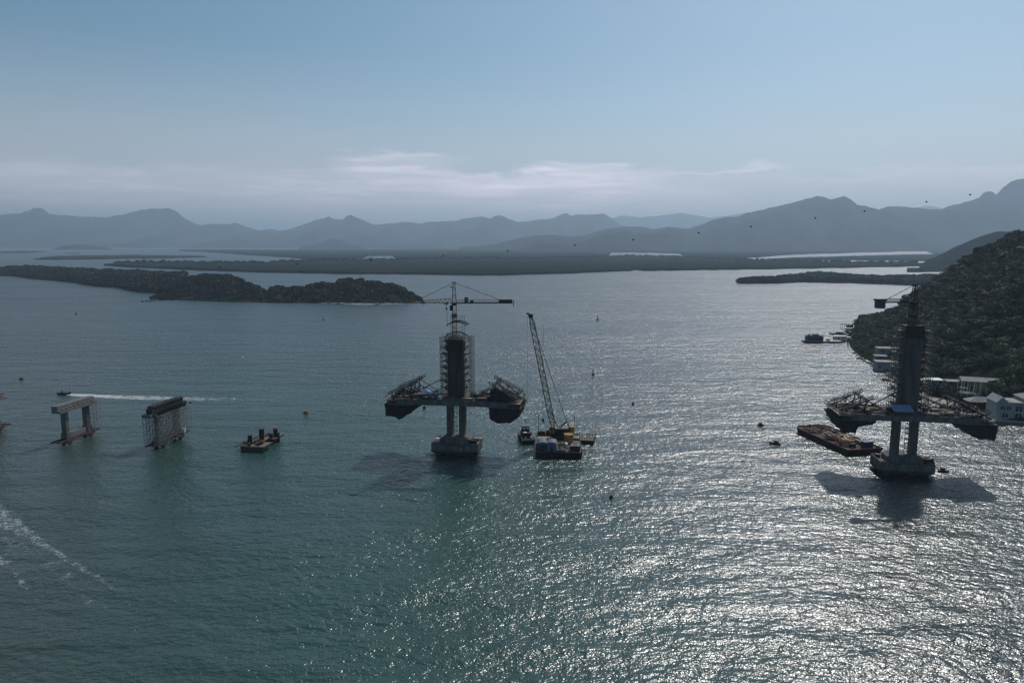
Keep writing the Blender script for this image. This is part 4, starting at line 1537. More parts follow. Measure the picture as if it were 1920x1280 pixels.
traveller(PY2, 1, 'dark form traveller on the deck end nearest the arched house', 14, PROF_R2, hi=4.4)
for xy, a, b, lb in ((PY1, (-15, 0, 27.5), (-3.3, 0, 33.5), 'dark strut from the left deck to the middle pylon'),
                     (PY2, (-13, 0, 26.5), (-3.6, 0, 32.5), 'dark strut from the left deck to the pylon near the headland'),
                     (PY2, (15, 0, 26.0), (3.6, 0, 31.0), 'thin strut from the right deck to the pylon near the headland')):
    stay(xy, a, b, lb)
tower_crane(PY1, -1.3, 3.4, 'yellow tower crane behind the middle pylon', 24.7, 64.6, 73.2, 1, 21.5, 23.5, 'yellow_paint', 'jib_yellow', R(2))
tower_crane(PY2, 1.0, 3.6, 'dark red tower crane with a blue counterweight, beside the wooded headland', 24.7, 67.2, 74.0, -1, 48, 14.5, 'crane_red', 'dark_steel', R(180 + 4), wide=2.0, cw=1.5)


# ------------------------------------------------------------------ loads and gear on the decks and caps
def on_deck(xy, lx, ly, z=24.7):
    c_, s_ = math.cos(AX), math.sin(AX)
    return (xy[0] + lx * c_ - ly * s_, xy[1] + lx * s_ + ly * c_, z)


def gazebo(xy, lx, ly, label, w, d, h, rise, posts=True, z=24.7):
    e = empty('canopy_tent', on_deck(xy, lx, ly, z), AX, label, 'tent')
    mb = MB()
    a, b = w / 2, d / 2
    if rise > 1.2:
        mb.add([(-a, -b, h), (a, -b, h), (a, b, h), (-a, b, h), (0, 0, h + rise)], [(0, 1, 4), (1, 2, 4), (2, 3, 4), (3, 0, 4), (3, 2, 1, 0)], 'blue_tarp')
    else:
        mb.add([(-a, -b * .3, h), (-a * .85, -b, h - .9), (a, -b, h - .9), (a, b, h + rise), (-a * .85, b, h + rise), (-a * .85, -b, h - 1.05), (a, -b, h - 1.05), (a, b, h + rise - .15), (-a * .85, b, h + rise - .15), (-a, -b * .3, h - .15)],
               [(0, 1, 2, 3, 4), (9, 8, 7, 6, 5), (1, 5, 6, 2), (2, 6, 7, 3), (3, 7, 8, 4), (4, 8, 9, 0), (0, 9, 5, 1)], 'blue_tarp')
    mb.build('tent_roof', e)
    for x in (-a + 0.15, a - 0.15):
        for y in (-b + 0.15, b - 0.15):
            mb = MB()
            mb.bar((x, y, 0), (x, y, h - (0.9 if rise <= 1.2 and y < 0 else 0)), 0.14, 'grey_steel')
            mb.build('leg', e)
    return e


gazebo(PY1, -11.8, -6.6, 'blue peaked canopy tent left of the middle pylon', 5.4, 4.4, 2.5, 1.9)
gazebo(PY2, -4.6, -7.2, 'large flat blue tarpaulin shelter at the foot of the headland pylon', 7.6, 4.2, 2.6, 0.9)


def stack(xy, lx, ly, kind, label, seed, group, z=24.7):
    q_ = np.random.default_rng(seed)
    if kind == 'timber':
        e = empty('timber_stack', on_deck(xy, lx, ly, z), AX + (q_.random() - 0.5) * 0.5, label, 'timber stack', group)
        w, d = 3.6 + 2 * q_.random(), 1.4 + q_.random()
        mb = MB()
        for k in range(3):
            mb.box((-w / 3 + k * w / 3, 0, 0.08), (0.18, d, 0.16), 'wood')
        mb.build('bearer', e)
        mb = MB()
        for j in range(4):
            for k in range(5):
                mb.box((0.25 * q_.normal(), -d / 2 + d * (k + 0.5) / 5, 0.26 + j * 0.2), (w, d / 5.6, 0.16), 'pale_wood' if (j + k) % 3 else 'wood')
        mb.build('planks', e)
    elif kind == 'rebar':
        e = empty('rebar_bundle', on_deck(xy, lx, ly, z), AX + (q_.random() - 0.5) * 0.3, label, 'rebar', group)
        mb = MB()
        for k in range(22):
            mb.bar((-4 + q_.random() * 0.5, -0.6 + 1.2 * q_.random(), 0.25 + 0.4 * q_.random()), (4 + q_.random() * 0.6, -0.6 + 1.2 * q_.random(), 0.25 + 0.4 * q_.random()), 0.09, 'rust')
        mb.build('bars', e)
        mb = MB()
        for x in (-2.5, 0, 2.5):
            mb.box((x, 0, 0.1), (0.2, 1.6, 0.2), 'wood')
        mb.build('bearer', e)
    elif kind == 'crate':
        e = empty('tool_crate', on_deck(xy, lx, ly, z), AX + q_.random(), label, 'crate', group)
        w, d, h = 1.4 + q_.random(), 1.2 + 0.6 * q_.random(), 0.9 + 0.7 * q_.random()
        mt = ['wood', 'grey_steel', 'rust', 'cream'][seed % 4]
        mb = MB()
        mb.box((0, 0, h / 2 + 0.1), (w, d, h), mt)
        for x in (-w / 2, w / 2):
            mb.box((x, 0, h / 2 + 0.1), (0.08, d + 0.08, h + 0.04), 'dark_steel')
        mb.box((0, 0, 0.05), (w * 0.9, d * 0.9, 0.1), 'wood')
        mb.build('box', e)
        mb = MB()
        mb.box((0, 0, h + 0.16), (w + 0.1, d + 0.1, 0.1), 'dark_steel')
        mb.build('lid', e)
    elif kind == 'generator':
        e = empty('generator', on_deck(xy, lx, ly, z), AX + R(5), label, 'generator', group)
        mb = MB()
        mb.box((0, 0, 1.05), (3.0, 1.4, 1.6), ['grey_steel', 'dark_steel', 'cream'][seed % 3])
        mb.box((-1.52, 0, 1.0), (0.06, 1.0, 1.0), 'dark_steel')
        mb.build('housing', e)
        mb = MB()
        mb.box((0, 0, 0.12), (3.3, 1.6, 0.24), 'dark_steel')
        mb.build('skid', e)
        mb = MB()
        mb.cyl((1.0, 0, 1.8), 0.1, 0.7, 'dark_steel', 8)
        mb.build('exhaust', e)
    elif kind == 'tank':
        e = empty('water_tank', on_deck(xy, lx, ly, z), 0, label, 'tank', group)
        mb = MB()
        mb.cyl((0, 0, 0.1), 0.9, 1.3, 'white_paint', 16, 0.95)
        mb.cyl((0, 0, 1.4), 0.95, 0.3, 'white_paint', 16, 0.35)
        mb.build('drum', e)
        mb = MB()
        mb.box((0, 0, 0.05), (1.9, 1.9, 0.1), 'wood')
        mb.build('pallet', e)
    elif kind == 'formwork':
        e = empty('formwork_panel_stack', on_deck(xy, lx, ly, z), AX + (q_.random() - 0.5) * 0.6, label, 'formwork', group)
        mb = MB()
        for k in range(5):
            mb.box((0.15 * q_.normal(), 0.1 * q_.normal(), 0.15 + k * 0.24), (4.2, 2.1, 0.16), 'dark_steel' if k % 2 else 'wood', 0.04 * q_.normal())
        mb.build('panels', e)
        mb = MB()
        mb.bar((-1.5, -1.2, 1.3), (-1.5, 1.2, 1.3), 0.15, 'galvanised')
        mb.bar((1.5, -1.2, 1.3), (1.5, 1.2, 1.3), 0.15, 'galvanised')
        mb.build('strongback', e)
    return e


def lay(xy, who, side_words, seed):
    q_ = np.random.default_rng(seed)
    spots = [('timber', -23.5, 4.5), ('crate', -18.8, -7.0), ('formwork', -17.5, -3.0), ('timber', -14.5, -1.0), ('rebar', -9.5, 2.5), ('generator', -8.0, -3.6), ('crate', -20.5, 1.5), ('tank', -6.0, -6.6),
             ('timber', 7.0, -6.8), ('generator', 10.5, -3.0), ('formwork', 13.8, -6.4), ('timber', 17.5, -1.8), ('rebar', 11.0, 3.2), ('crate', 8.0, 0.5), ('crate', 16.0, -4.6), ('tank', 19.6, -7.0), ('timber', 22.5, -6.8), ('crate', 20.5, 2.4)]
    words = {'timber': 'stack of pale planks', 'crate': 'site crate', 'formwork': 'pile of dark formwork panels', 'rebar': 'bundle of rusty bars', 'generator': 'boxy generator', 'tank': 'round white water tank'}
    for k, (kd, x, y) in enumerate(spots):
        if kd == 'tank' and who.startswith('headland') and x < 0:
            continue
        side = 'left' if x < 0 else 'right'
        place = 'near the outer end' if abs(x) > 16.8 else ('close to the shaft' if abs(x) < 10.2 else 'halfway along')
        depth = 'front' if y < -2.5 else ('middle' if y < 1 else 'back')
        x = x * KX[float(xy[0])]
        stack(xy, x, y, kd, '%s %s, %s row, %s half, %s deck' % (words[kd], place, depth, side, who), seed * 40 + k, None)


lay(PY1, 'middle', None, 1)
lay(PY2, 'headland', None, 2)
# pale tarpaulin thrown over the right traveller of the middle deck
mb = MB()
ng = 9
V = []
for i in range(ng):
    for j in range(ng):
        u, v = i / (ng - 1) - 0.5, j / (ng - 1) - 0.5
        V.append((u * 5.0, v * 5.0, 2.6 - 3.2 * abs(u) - 2.0 * abs(v) + 0.5 * vnoise(np.array([u * 7 + 3]), np.array([v * 7]))[0]))
mb.add(V, [tuple(r) for r in grid_faces(ng, ng).tolist()], 'grey_cloth')
V2_ = [(x, y, z - 0.06) for x, y, z in V]
mb.add(V2_, [tuple(r[::-1]) for r in grid_faces(ng, ng).tolist()], 'grey_cloth')
o = mb.build('tarpaulin')
o.location = on_deck(PY1, 17.9, -5.0, 28.7)
tag(o, 'pale crumpled tarpaulin over the top of the right form traveller', 'tarpaulin')

# gear on the pile caps
for xy, who in ((PY1, 'middle pylon'), (PY2, 'headland pylon')):
    stack(xy, 8.1, -4.2, 'generator', 'generator on the right of the pile cap of the %s' % who, 1 if who[0] == 'm' else 4, None, z=4.8)
    stack(xy, -8.4, 2.5, 'crate', 'crate on the left of the pile cap of the %s' % who, 7 if who[0] == 'm' else 10, None, z=4.8)
    stack(xy, 8.3, 2.8, 'timber', 'planks on the right of the pile cap of the %s' % who, 61 if who[0] == 'm' else 62, None, z=4.8)
stack(PY1, -8.3, -1.5, 'tank', 'white water tank on the left of the pile cap of the middle pylon', 71, None, z=4.8)
mb = MB()
mb.box((0, 0, 0), (0.9, 0.08, 1.5), 'galvanised')
o = mb.build('notice_board')
o.location = on_deck(PY1, 3.2, -6.78, 3.0)
o.rotation_euler = (0, 0, AX)
tag(o, 'small blank pale plate on the front of the middle pile cap', 'plate')
# hoist ropes beside the middle pylon
mb = MB()
mb.bar((6.0, -2.0, 5.0), (5.8, -2.0, 24.0), 0.09, 'dark_steel')
o = mb.build('hoist_rope')
o.location = (PY1[0], PY1[1], 0)
o.rotation_euler = (0, 0, AX)
tag(o, 'thin hoist rope hanging right of the columns of the middle pylon', 'rope')


# ------------------------------------------------------------------ small workers on the decks: one continuous skinned body each
def worker(loc, rz, label, seed, vest='hi_vis'):
    q_ = np.random.default_rng(seed)
    me = bpy.data.meshes.new('person')
    sw = 0.12 * q_.normal()
    pts = [(0, 0, 0.95), (0, 0, 1.2), (0, 0, 1.42), (0, -0.01, 1.52), (0, -0.02, 1.66), (0, -0.02, 1.78),
           (-0.10, 0, 0.90), (-0.12, -0.05 - sw, 0.48), (-0.13, sw, 0.08), (-0.13, -0.14 + sw, 0.04),
           (0.10, 0, 0.90), (0.12, -0.05 + sw, 0.48), (0.13, -sw, 0.08), (0.13, -0.14 - sw, 0.04),
           (-0.20, 0, 1.40), (-0.27, 0.03, 1.12), (-0.25, -0.14, 0.90), (-0.24, -0.19, 0.80),
           (0.20, 0, 1.40), (0.27, 0.03, 1.12), (0.25, -0.14, 0.90), (0.24, -0.19, 0.80)]
    ed = [(0, 1), (1, 2), (2, 3), (3, 4), (4, 5), (0, 6), (6, 7), (7, 8), (8, 9), (0, 10), (10, 11), (11, 12), (12, 13), (2, 14), (14, 15), (15, 16), (16, 17), (2, 18), (18, 19), (19, 20), (20, 21)]
    rad_ = [0.15, 0.14, 0.15, 0.065, 0.10, 0.09, 0.095, 0.07, 0.05, 0.045, 0.095, 0.07, 0.05, 0.045, 0.065, 0.05, 0.038, 0.04, 0.065, 0.05, 0.038, 0.04]
    me.from_pydata(pts, ed, [])
    o = bpy.data.objects.new('person', me)
    COL.objects.link(o)
    mod = o.modifiers.new('skin', 'SKIN')
    for i, v in enumerate(me.skin_vertices[0].data):
        v.radius = (rad_[i], rad_[i])
        v.use_root = (i == 0)
    sub = o.modifiers.new('sub', 'SUBSURF')
    sub.levels = sub.render_levels = 1
    dg = bpy.context.evaluated_depsgraph_get()
    mm = bpy.data.meshes.new_from_object(o.evaluated_get(dg))
    o.modifiers.clear()
    o.data = mm
    mm.materials.clear()
    for nm in ('skin', vest, 'denim', 'white_paint'):
        mm.materials.append(MAT[nm])
    for p_ in mm.polygons:
        z = p_.center.z
        p_.material_index = 3 if z > 1.73 else (0 if z > 1.5 or (z < 0.86 and abs(p_.center.x) > 0.2) else (1 if z > 0.95 else 2))
    o.location = loc
    o.rotation_euler = (0, 0, rz)
    return tag(o, label, 'person')


worker(on_deck(PY1, 8.7, -8.0), 0.5, 'standing worker at the deck edge right of the middle pylon', 1)
worker(on_deck(PY1, 10.0, 6.5), 2.5, 'standing worker far back on the right half of the middle deck', 2, 'denim')
worker(on_deck(PY1, -15.6, -7.6), 1.0, 'standing worker halfway along the left half of the middle deck', 3, 'denim')
# ------------------------------------------------------------------ portal piers of the approach viaduct
def portal_pier(xy, label, seed, scaf='end', dark=False, capm='pale_concrete'):
    e = empty('portal_pier', (xy[0], xy[1], 0), AX, label, 'bridge pier')
    cm = 'dark_concrete' if dark else capm
    # piles and steel beams that carry the frame
    for y in (-6.4, 6.4):
        for x in (-1.5, 1.5):
            mb = MB()
            mb.cyl((x, y, -4), 0.75, 5.2, 'wet_concrete', 12)
            mb.build('pile', e)
        mb = MB()
        mb.box((0, y, 1.05), (5.0, 3.6, 0.7), 'wet_concrete')
        mb.build('pile_cap', e)
    mb = MB()
    for x in (-1.9, 1.9):
        mb.box((x, -0.4, 1.75), (0.5, 25.5, 0.7), 'rust')
    for y in np.arange(-12, 12.5, 2.4):
        mb.box((0, y, 1.75), (3.3, 0.35, 0.4), 'dark_steel')
    mb.build('steel_beam', e)
    mb = MB()
    mb.box((0, 0, 3.4), (2.2, 10.3, 2.4), cm if not dark else 'concrete')
    mb.build('tie_beam', e)
    for y in (-6.4, 6.4):
        mb = MB()
        mb.box((0, y, 3.5), (2.9, 2.6, 2.8), 'concrete')
        mb.build('plinth', e)
        mb = MB()
        mb.box((0, y, 9.8), (2.3, 2.0, 9.8), 'concrete')
        mb.build('column', e)
    mb = MB()
    mb.box((-0.3, -0.3, 16.35), (3.0, 22.0, 3.3), cm)
    mb.box((1.95, -0.3, 15.3), (1.5, 22.0, 1.2), cm)
    cap_ = mb.build('cap_beam', e)
    mb = MB()
    for k in range(8):
        mb.box((1.95, -9.2 + 2.55 * k, 16.15), (1.3, 1.0, 0.5), cm)
    mb.build('bearing_block', cap_)
    q_ = np.random.default_rng(seed)

    def cage(x0, x1, y0, y1, z0, z1, nx, ny, nz, name='scaffold', w=0.1):
        mb_ = MB()
        xs_ = np.linspace(x0, x1, nx)
        ys_ = np.linspace(y0, y1, ny)
        zs_ = np.linspace(z0, z1, nz)
        for x in xs_:
            for y in ys_:
                mb_.bar((x, y, z0), (x, y, z1 + q_.random() * 1.2), w, 'galvanised')
        for z in zs_:
            for x in xs_:
                mb_.bar((x, y0, z), (x, y1, z), w * 0.8, 'galvanised')
            for y in ys_:
                mb_.bar((x0, y, z), (x1, y, z), w * 0.8, 'galvanised')
        for j in range(nz - 1):
            for k in range(ny - 1):
                a, b = (ys_[k], ys_[k + 1]) if (j + k) % 2 else (ys_[k + 1], ys_[k])
                mb_.bar((x1, a, zs_[j]), (x1, b, zs_[j + 1]), w * 0.7, 'galvanised')
                mb_.bar((x0, a, zs_[j]), (x0, b, zs_[j + 1]), w * 0.7, 'galvanised')
        mb_.build(name, e)
    if scaf == 'end':
        cage(-1.6, 2.6, 8.4, 12.4, 2.2, 15.6, 3, 3, 8)
    if scaf == 'full':
        cage(1.7, 3.9, -11.5, 12, 2.2, 15.0, 2, 13, 8, w=0.12)
        cage(-3.6, -1.8, -11.5, 12, 2.2, 15.0, 2, 13, 8, w=0.12)
        mb = MB()
        mb.box((-0.3, 0.2, 18.4), (3.4, 20.5, 1.0), 'dark_steel')
        for k in range(22):
            mb.box((-2.1, -9.6 + 0.93 * k, 16.5), (0.3, 0.2, 3.4), 'rust')
            mb.box((2.9, -9.6 + 0.93 * k, 16.2), (0.3, 0.2, 2.6), 'dark_steel')
        mb.build('cap_formwork', e)
        mb = MB()
        for k in range(40):
            x, y = -2.6 + 5.4 * q_.random(), -10 + 20 * q_.random()
            mb.bar((x, y, 18), (x + 0.5 * q_.normal(), y + 0.5 * q_.normal(), 19.2 + 0.6 * q_.random()), 0.13, 'dark_steel')
        for k in range(14):
            y = 9.5 + 3 * q_.random()
            mb.box((2.0 * q_.normal(), y, 15.2 + 1.4 * q_.random()), (0.9, 0.7, 0.6), ['wood', 'rust', 'dark_steel'][k % 3], q_.random())
        mb.box((0.2, 11.3, 15.0), (5.6, 3.0, 0.2), 'wood')
        mb.box((-0.6, -11.8, 15.2), (4.2, 2.6, 1.4), 'blue_grey')
        mb.build('work_platform', e)
        mb = MB()
        mb.box((3.0, 7.2, 3.8), (1.6, 1.6, 1.8), 'white_paint')
        mb.build('site_box', e)
        for k in range(3):
            pass
        mb = MB()
        for k in range(24):
            mb.box((-2.8 + 5.6 * q_.random(), -12 + 24 * q_.random(), 2.35), (1.6 + q_.random(), 0.5 + q_.random(), 0.3 + 0.5 * q_.random()), ['dark_steel', 'wood', 'wet_concrete'][k % 3], q_.random() * 3)
        mb.build('deck_boards', e)
    return e


portal_pier((-201.5, 312.0), 'finished pale concrete portal pier with an open frame', 1, 'end')
portal_pier((-156.5, 306.5), 'rusty portal pier wrapped in scaffolding under formwork', 2, 'full', dark=True)
portal_pier((-250.6, 320.5), 'pale portal pier cut by the left edge of the photo', 3, 'none')

# ------------------------------------------------------------------ pile platform: two timber decks with steel casings
e = empty('pile_platform', (-112.5, 302.0, 0), AX, 'dark pile platform with steel casings between the piers and the middle pylon', 'platform')
q = np.random.default_rng(31)
for (cy, w) in ((-6.2, 13.0), (6.6, 10.5)):
    mb = MB()
    mb.box((0, cy, 0.95), (w * 0.78, 5.6, 1.9), 'wet_concrete')
    mb.build('pile_cap', e)
    mb = MB()
    mb.box((0, cy, 2.15), (w, 7.4, 0.35), 'wood')
    for k in range(9):
        mb.box((-w / 2 + w * (k + 0.5) / 9, cy, 2.36), (w / 9 * 0.8, 6.9 - q.random(), 0.08), 'wood' if k % 3 else 'dark_steel', 0.03 * q.normal())
    for x in (-w / 2, w / 2):
        mb.box((x, cy, 2.05), (0.3, 8.4, 0.6), 'dark_steel')
    mb.build('timber_deck', e)
    mb = MB()
    for k in range(12):
        mb.box((w * 0.8 * (q.random() - 0.5), cy + 5.4 * (q.random() - 0.5), 2.8), (0.6 + 1.4 * q.random(), 0.5 + q.random(), 0.4 + 0.9 * q.random()), ['dark_steel', 'rust', 'wood'][k % 3], q.random() * 3)
    mb.build('equipment', e)
for (x, y, r_, h_) in ((-2.3, -5.6, 0.95, 4.6), (0.8, -1.0, 1.1, 6.4), (3.4, 6.6, 1.0, 4.6), (-1.0, 1.2, 0.6, 4.2), (5.0, 6.2, 0.5, 2.8)):
    mb = MB()
    mb.cyl((x, y, -1), r_, h_ + 2.2, 'dark_steel', 14)
    mb.cyl((x, y, h_ + 1.2), r_ + 0.12, 0.35, 'rust', 14)
    mb.build('steel_casing', e)
mb = MB()
mb.bar((-1.5, -4, 2.6), (-1.0, 4, 2.6), 0.5, 'dark_steel')
mb.bar((2.5, -4, 2.6), (2.8, 4, 2.6), 0.5, 'dark_steel')
mb.box((0.6, 0, 2.9), (4.2, 5.0, 0.2), 'wood')
mb.build('catwalk', e)

# ------------------------------------------------------------------ crane barge
BP = np.array([20.5, 297.5])
BA = R(-3)
e = empty('crane_barge', (BP[0], BP[1], 0), BA, 'cluttered dark crane barge right of the middle pylon', 'barge')
mb = MB()
mb.add([(-9.6, -13.5, -1), (9.6, -13.5, -1), (9.6, 13.5, -1), (-9.6, 13.5, -1), (-9.9, -14.6, 2.1), (9.9, -14.6, 2.1), (9.9, 14.6, 2.1), (-9.9, 14.6, 2.1)],
       [(0, 3, 2, 1), (0, 1, 5, 4), (1, 2, 6, 5), (2, 3, 7, 6), (3, 0, 4, 7)], 'hull_black')
mb.add([(-9.9, -14.6, 2.1), (9.9, -14.6, 2.1), (9.9, 14.6, 2.1), (-9.9, 14.6, 2.1)], [(0, 1, 2, 3)], 'wood')
mb.build('hull', e)
mb = MB()
for s_ in (-1, 1):
    mb.box((s_ * 9.85, 0, 2.35), (0.25, 29.2, 0.5), 'dark_steel')
    mb.box((0, s_ * 14.5, 2.35), (19.4, 0.25, 0.5), 'dark_steel')
mb.build('bulwark', e)
mb = MB()
mb.box((-6.3, 6.0, 2.16), (5.6, 12, 0.08), 'tan_deck')
mb.build('timber_deck', e)
for k in range(7):
    mb = MB()
    bx_ = -9.0 + 3 * k
    mb.cyl((bx_, -14.95, 0.2), 0.55, 1.3, 'rubber', 10)
    mb.build('fender', e)
for (x, y, h_) in ((-9.0, 13.0, 12.0), (7.5, 13.5, 11.0), (-9.3, -11, 5.0)):
    mb = MB()
    mb.bar((x, y, 2), (x, y, h_), 0.22, 'dark_steel', n=8)
    mb.box((x, y, h_), (0.5, 0.5, 0.4), 'dark_steel')
    mb.build('deck_post', e)


def on_barge(x, y, z=2.2):
    c_, s_ = math.cos(BA), math.sin(BA)
    return (BP[0] + x * c_ - y * s_, BP[1] + x * s_ + y * c_, z)


def sheds(x, y, w, d, h, mat, label, rz=0.0):
    e = empty('site_shed', on_barge(x, y), BA + rz, label, 'shed')
    mb = MB()
    mb.box((0, 0, h / 2), (w, d, h), mat)
    mb.build('wall', e)
    mb = MB()
    n = 7
    pts = [(-w / 2 - 0.15, h - 0.1)] + [(-(w / 2 + 0.15) * math.cos(math.pi * k / n), h + 1.0 * math.sin(math.pi * k / n)) for k in range(n + 1)][1:-1] + [(w / 2 + 0.15, h - 0.1)]
    mb.xz_prism(pts[::-1], -d / 2 - 0.15, d / 2 + 0.15, 'blue_grey')
    mb.build('roof', e)
    mb = MB()
    mb.box((0, -d / 2 - 0.04, 1.0), (0.9, 0.08, 2.0), 'dark_steel')
    mb.build('door', e)


sheds(-7.0, -8.5, 3.8, 6.5, 2.9, 'blue_paint', 'dark arched roof shed at the left corner of the crane barge', 0.08)
sheds(-2.9, -9.8, 3.9, 5.6, 3.2, 'blue_grey', 'blue grey shed with a curved roof, second from the left barge corner', -0.05)


def tank_on(x, y, r_, h_, mat, rim, label):
    e = empty('round_tank', on_barge(x, y), 0, label, 'tank')
    mb = MB()
    mb.cyl((0, 0, 0), r_, h_, mat, 20)
    mb.build('shell', e)
    mb = MB()
    for k in range(20):
        a, b = 2 * math.pi * k / 20, 2 * math.pi * (k + 1) / 20
        mb.bar((r_ * math.cos(a), r_ * math.sin(a), h_), (r_ * math.cos(b), r_ * math.sin(b), h_), 0.3, rim)
    mb.build('rim', e)


tank_on(4.6, 1.5, 2.1, 3.8, 'yellow_paint', 'orange_paint', 'orange round tank in the middle of the crane barge')
tank_on(7.6, -3.0, 1.1, 1.6, 'grey_steel', 'galvanised', 'small grey round tank at the right side of the crane barge')
for k, (x, y, w, d, h, mt, nm, lb) in enumerate((
        (7.3, -6.2, 3.2, 2.2, 1.6, 'galvanised', 'steel_box', 'pale grey steel box behind the front right corner of the crane barge'),
        (7.0, -10.5, 4.2, 2.6, 2.2, 'hull_black', 'steel_box', 'black steel box on the front right corner of the crane barge'),
        (3.4, -6.3, 1.0, 3.0, 1.9, 'white_paint', 'switch_cabinet', 'tall white cabinet in front of the orange tank'),
        (1.3, -3.0, 3.0, 1.5, 1.0, 'cream', 'steel_box', 'cream box between the shed and the orange tank'),
        (1.0, -12.2, 4.2, 1.2, 0.8, 'wood', 'plank_pile', 'brown plank pile at the front edge of the crane barge'),
        (-8.2, -2.6, 2.0, 2.2, 1.8, 'hull_black', 'steel_box', 'black box behind the left shed on the crane barge'),
        (-7.6, 12.6, 3.4, 1.4, 2.0, 'rust', 'rusty_winch_block', 'rusty winch block at the back left of the crane barge'),
        (-4.2, 12.8, 2.6, 1.4, 2.3, 'rust', 'rusty_winch_block', 'rusty winch block left of the boom foot'),
        (7.9, 6.0, 3.4, 5.0, 1.2, 'wood', 'plank_pile', 'plank pile at the back right of the crane barge'))):
    e2 = empty(nm, on_barge(x, y), BA + 0.1 * q.normal(), lb, nm.split('_')[-1])
    mb = MB()
    mb.box((0, 0, h / 2), (w, d, h), mt, 0, 0.96)
    for j in range(3):
        mb.box((0, 0, h * (0.2 + 0.3 * j)), (w + 0.08, d + 0.08, 0.08), 'dark_steel')
    mb.build('body', e2)
    mb = MB()
    mb.box((0, 0, h + 0.06), (w * 0.9, d * 0.9, 0.12), 'grey_steel' if mt != 'white_paint' else 'white_paint')
    mb.bar((-w * 0.3, 0, h + 0.1), (w * 0.3, 0, h + 0.5), 0.15, 'dark_steel')
    mb.build('lid', e2)
qb = np.random.default_rng(77)
for k in range(16):
    x, y = -1 + 8 * qb.random(), -13 + 9 * qb.random()
    mb = MB()
    kd = k % 3
    if kd == 0:
        mb.cyl((0, 0, 0), 0.45, 0.9, 'rust', 12)
        nm, ct, lb = 'oil_drum', 'drum', 'rusty drum among the clutter on the front deck of the crane barge'
    elif kd == 1:
        mb.cyl((0, 0, 0), 0.8, 0.25, 'rubber', 14)
        mb.cyl((0, 0, 0.25), 0.7, 0.2, 'dark_steel', 14)
        nm, ct, lb = 'rope_coil', 'rope coil', 'dark rope coil among the clutter on the front deck of the crane barge'
    else:
        mb.box((0, 0, 0.4), (1.5, 0.9, 0.8), 'pale_wood', 0.3)
        mb.box((0, 0, 0.84), (1.6, 1.0, 0.08), 'wood', 0.3)
        nm, ct, lb = 'wooden_crate', 'crate', 'small wooden crate among the clutter on the front deck of the crane barge'
    o = mb.build(nm)
    o.location = on_barge(x, y)
    tag(o, lb, ct, ct + 's on the front deck of the crane barge')

# crawler crane standing on the barge
cp = on_barge(0.6, 8.6, 2.2)
ang = R(180) + R(2)
e = empty('crawler_crane', cp, ang, 'crawler crane with a long leaning lattice boom on the barge', 'crane')
for y in (-3.0, 3.0):
    mb = MB()
    mb.xz_prism([(-3.8, 0.35), (-3.2, 0), (3.2, 0), (3.8, 0.35), (3.8, 1.0), (3.2, 1.4), (-3.2, 1.4), (-3.8, 1.0)], y - 0.6, y + 0.6, 'dark_steel')
    for k in range(9):
        mb.box((-3.1 + k * 0.78, y, 1.42), (0.4, 1.25, 0.1), 'rust')
    mb.build('track', e)
mb = MB()
mb.box((0, 0, 1.0), (3.5, 4.8, 0.7), 'dark_steel')
mb.cyl((0, 0, 1.35), 1.6, 0.5, 'dark_steel', 20)
mb.build('undercarriage', e)
mb = MB()
mb.box((-1.6, 0, 3.2), (7.6, 3.4, 2.4), 'hull_black')
mb.box((-1.0, 0, 4.55), (5.8, 3.0, 0.3), 'cream')
for k in range(5):
    mb.box((-3.8 + 1.3 * k, 1.73, 3.2), (0.8, 0.06, 1.5), 'dark_steel')
mb.build('housing', e)
mb = MB()
mb.box((-5.6, 0, 3.5), (1.8, 4.6, 3.6), 'yellow_paint')
mb.box((-5.6, 0, 5.45), (2.0, 4.8, 0.3), 'orange_paint')
mb.build('counterweight', e)
mb = MB()
mb.box((3.3, -1.5, 3.4), (1.9, 1.4, 3.0), 'yellow_paint')
mb.box((3.5, -1.5, 4.0), (1.96, 1.46, 1.2), 'glass')
mb.build('cab', e)
foot = Vector((2.6, 0, 3.6))
tip_w = D(995, 592, 300.0)
inv = Matrix.Rotation(-ang, 4, 'Z') @ Matrix.Translation(-Vector(cp))
tip = inv @ Vector(tip_w)
mb = MB()
d1 = foot + (tip - foot) * 0.10
d2 = foot + (tip - foot) * 0.93
mb.lattice(foot, d1, 0.7, 2.3, 3, 0.3, 0.2, 'boom_tan')
mb.lattice(d1, d2, 2.3, 2.1, 27, 0.32, 0.2, 'boom_tan')
mb.lattice(d2, tip, 2.1, 0.8, 3, 0.26, 0.14, 'dark_steel')
mb.build('boom', e)
mb = MB()
mb.box(tuple(tip), (1.9, 1.6, 1.6), 'dark_steel')
jt = inv @ Vector(D(989.5, 588, 299.0))
mb.bar(tip, jt, 0.6, 'dark_steel')
mb.cyl((jt.x, jt.y - 0.0, jt.z - 0.4), 0.5, 0.8, 'dark_steel', 10)
mb.build('boom_head', e)
gm = inv @ Vector(D(1063, 792, 305.0))
mb = MB()
for y in (-1.2, 1.2):
    mb.bar((0.2, y, 4.6), (gm.x, y * 0.6, gm.z), 0.35, 'dark_steel')
    mb.bar((-5.0, y, 4.6), (gm.x, y * 0.6, gm.z), 0.3, 'dark_steel')
mb.bar((gm.x, -1.2, gm.z), (gm.x, 1.2, gm.z), 0.4, 'dark_steel')
mb.build('gantry', e)
mb = MB()
b1 = foot + (tip - foot) * 0.2
for y in (-0.9, 0.9):
    mb.bar((b1.x, y, b1.z), (0.6, y, 4.6), 0.28, 'dark_steel')
mb.build('boom_strut', e)
mb = MB()
for y in (-0.5, 0.5):
    mb.bar((gm.x, y, gm.z), (tip.x, y, tip.z), 0.2, 'dark_steel')
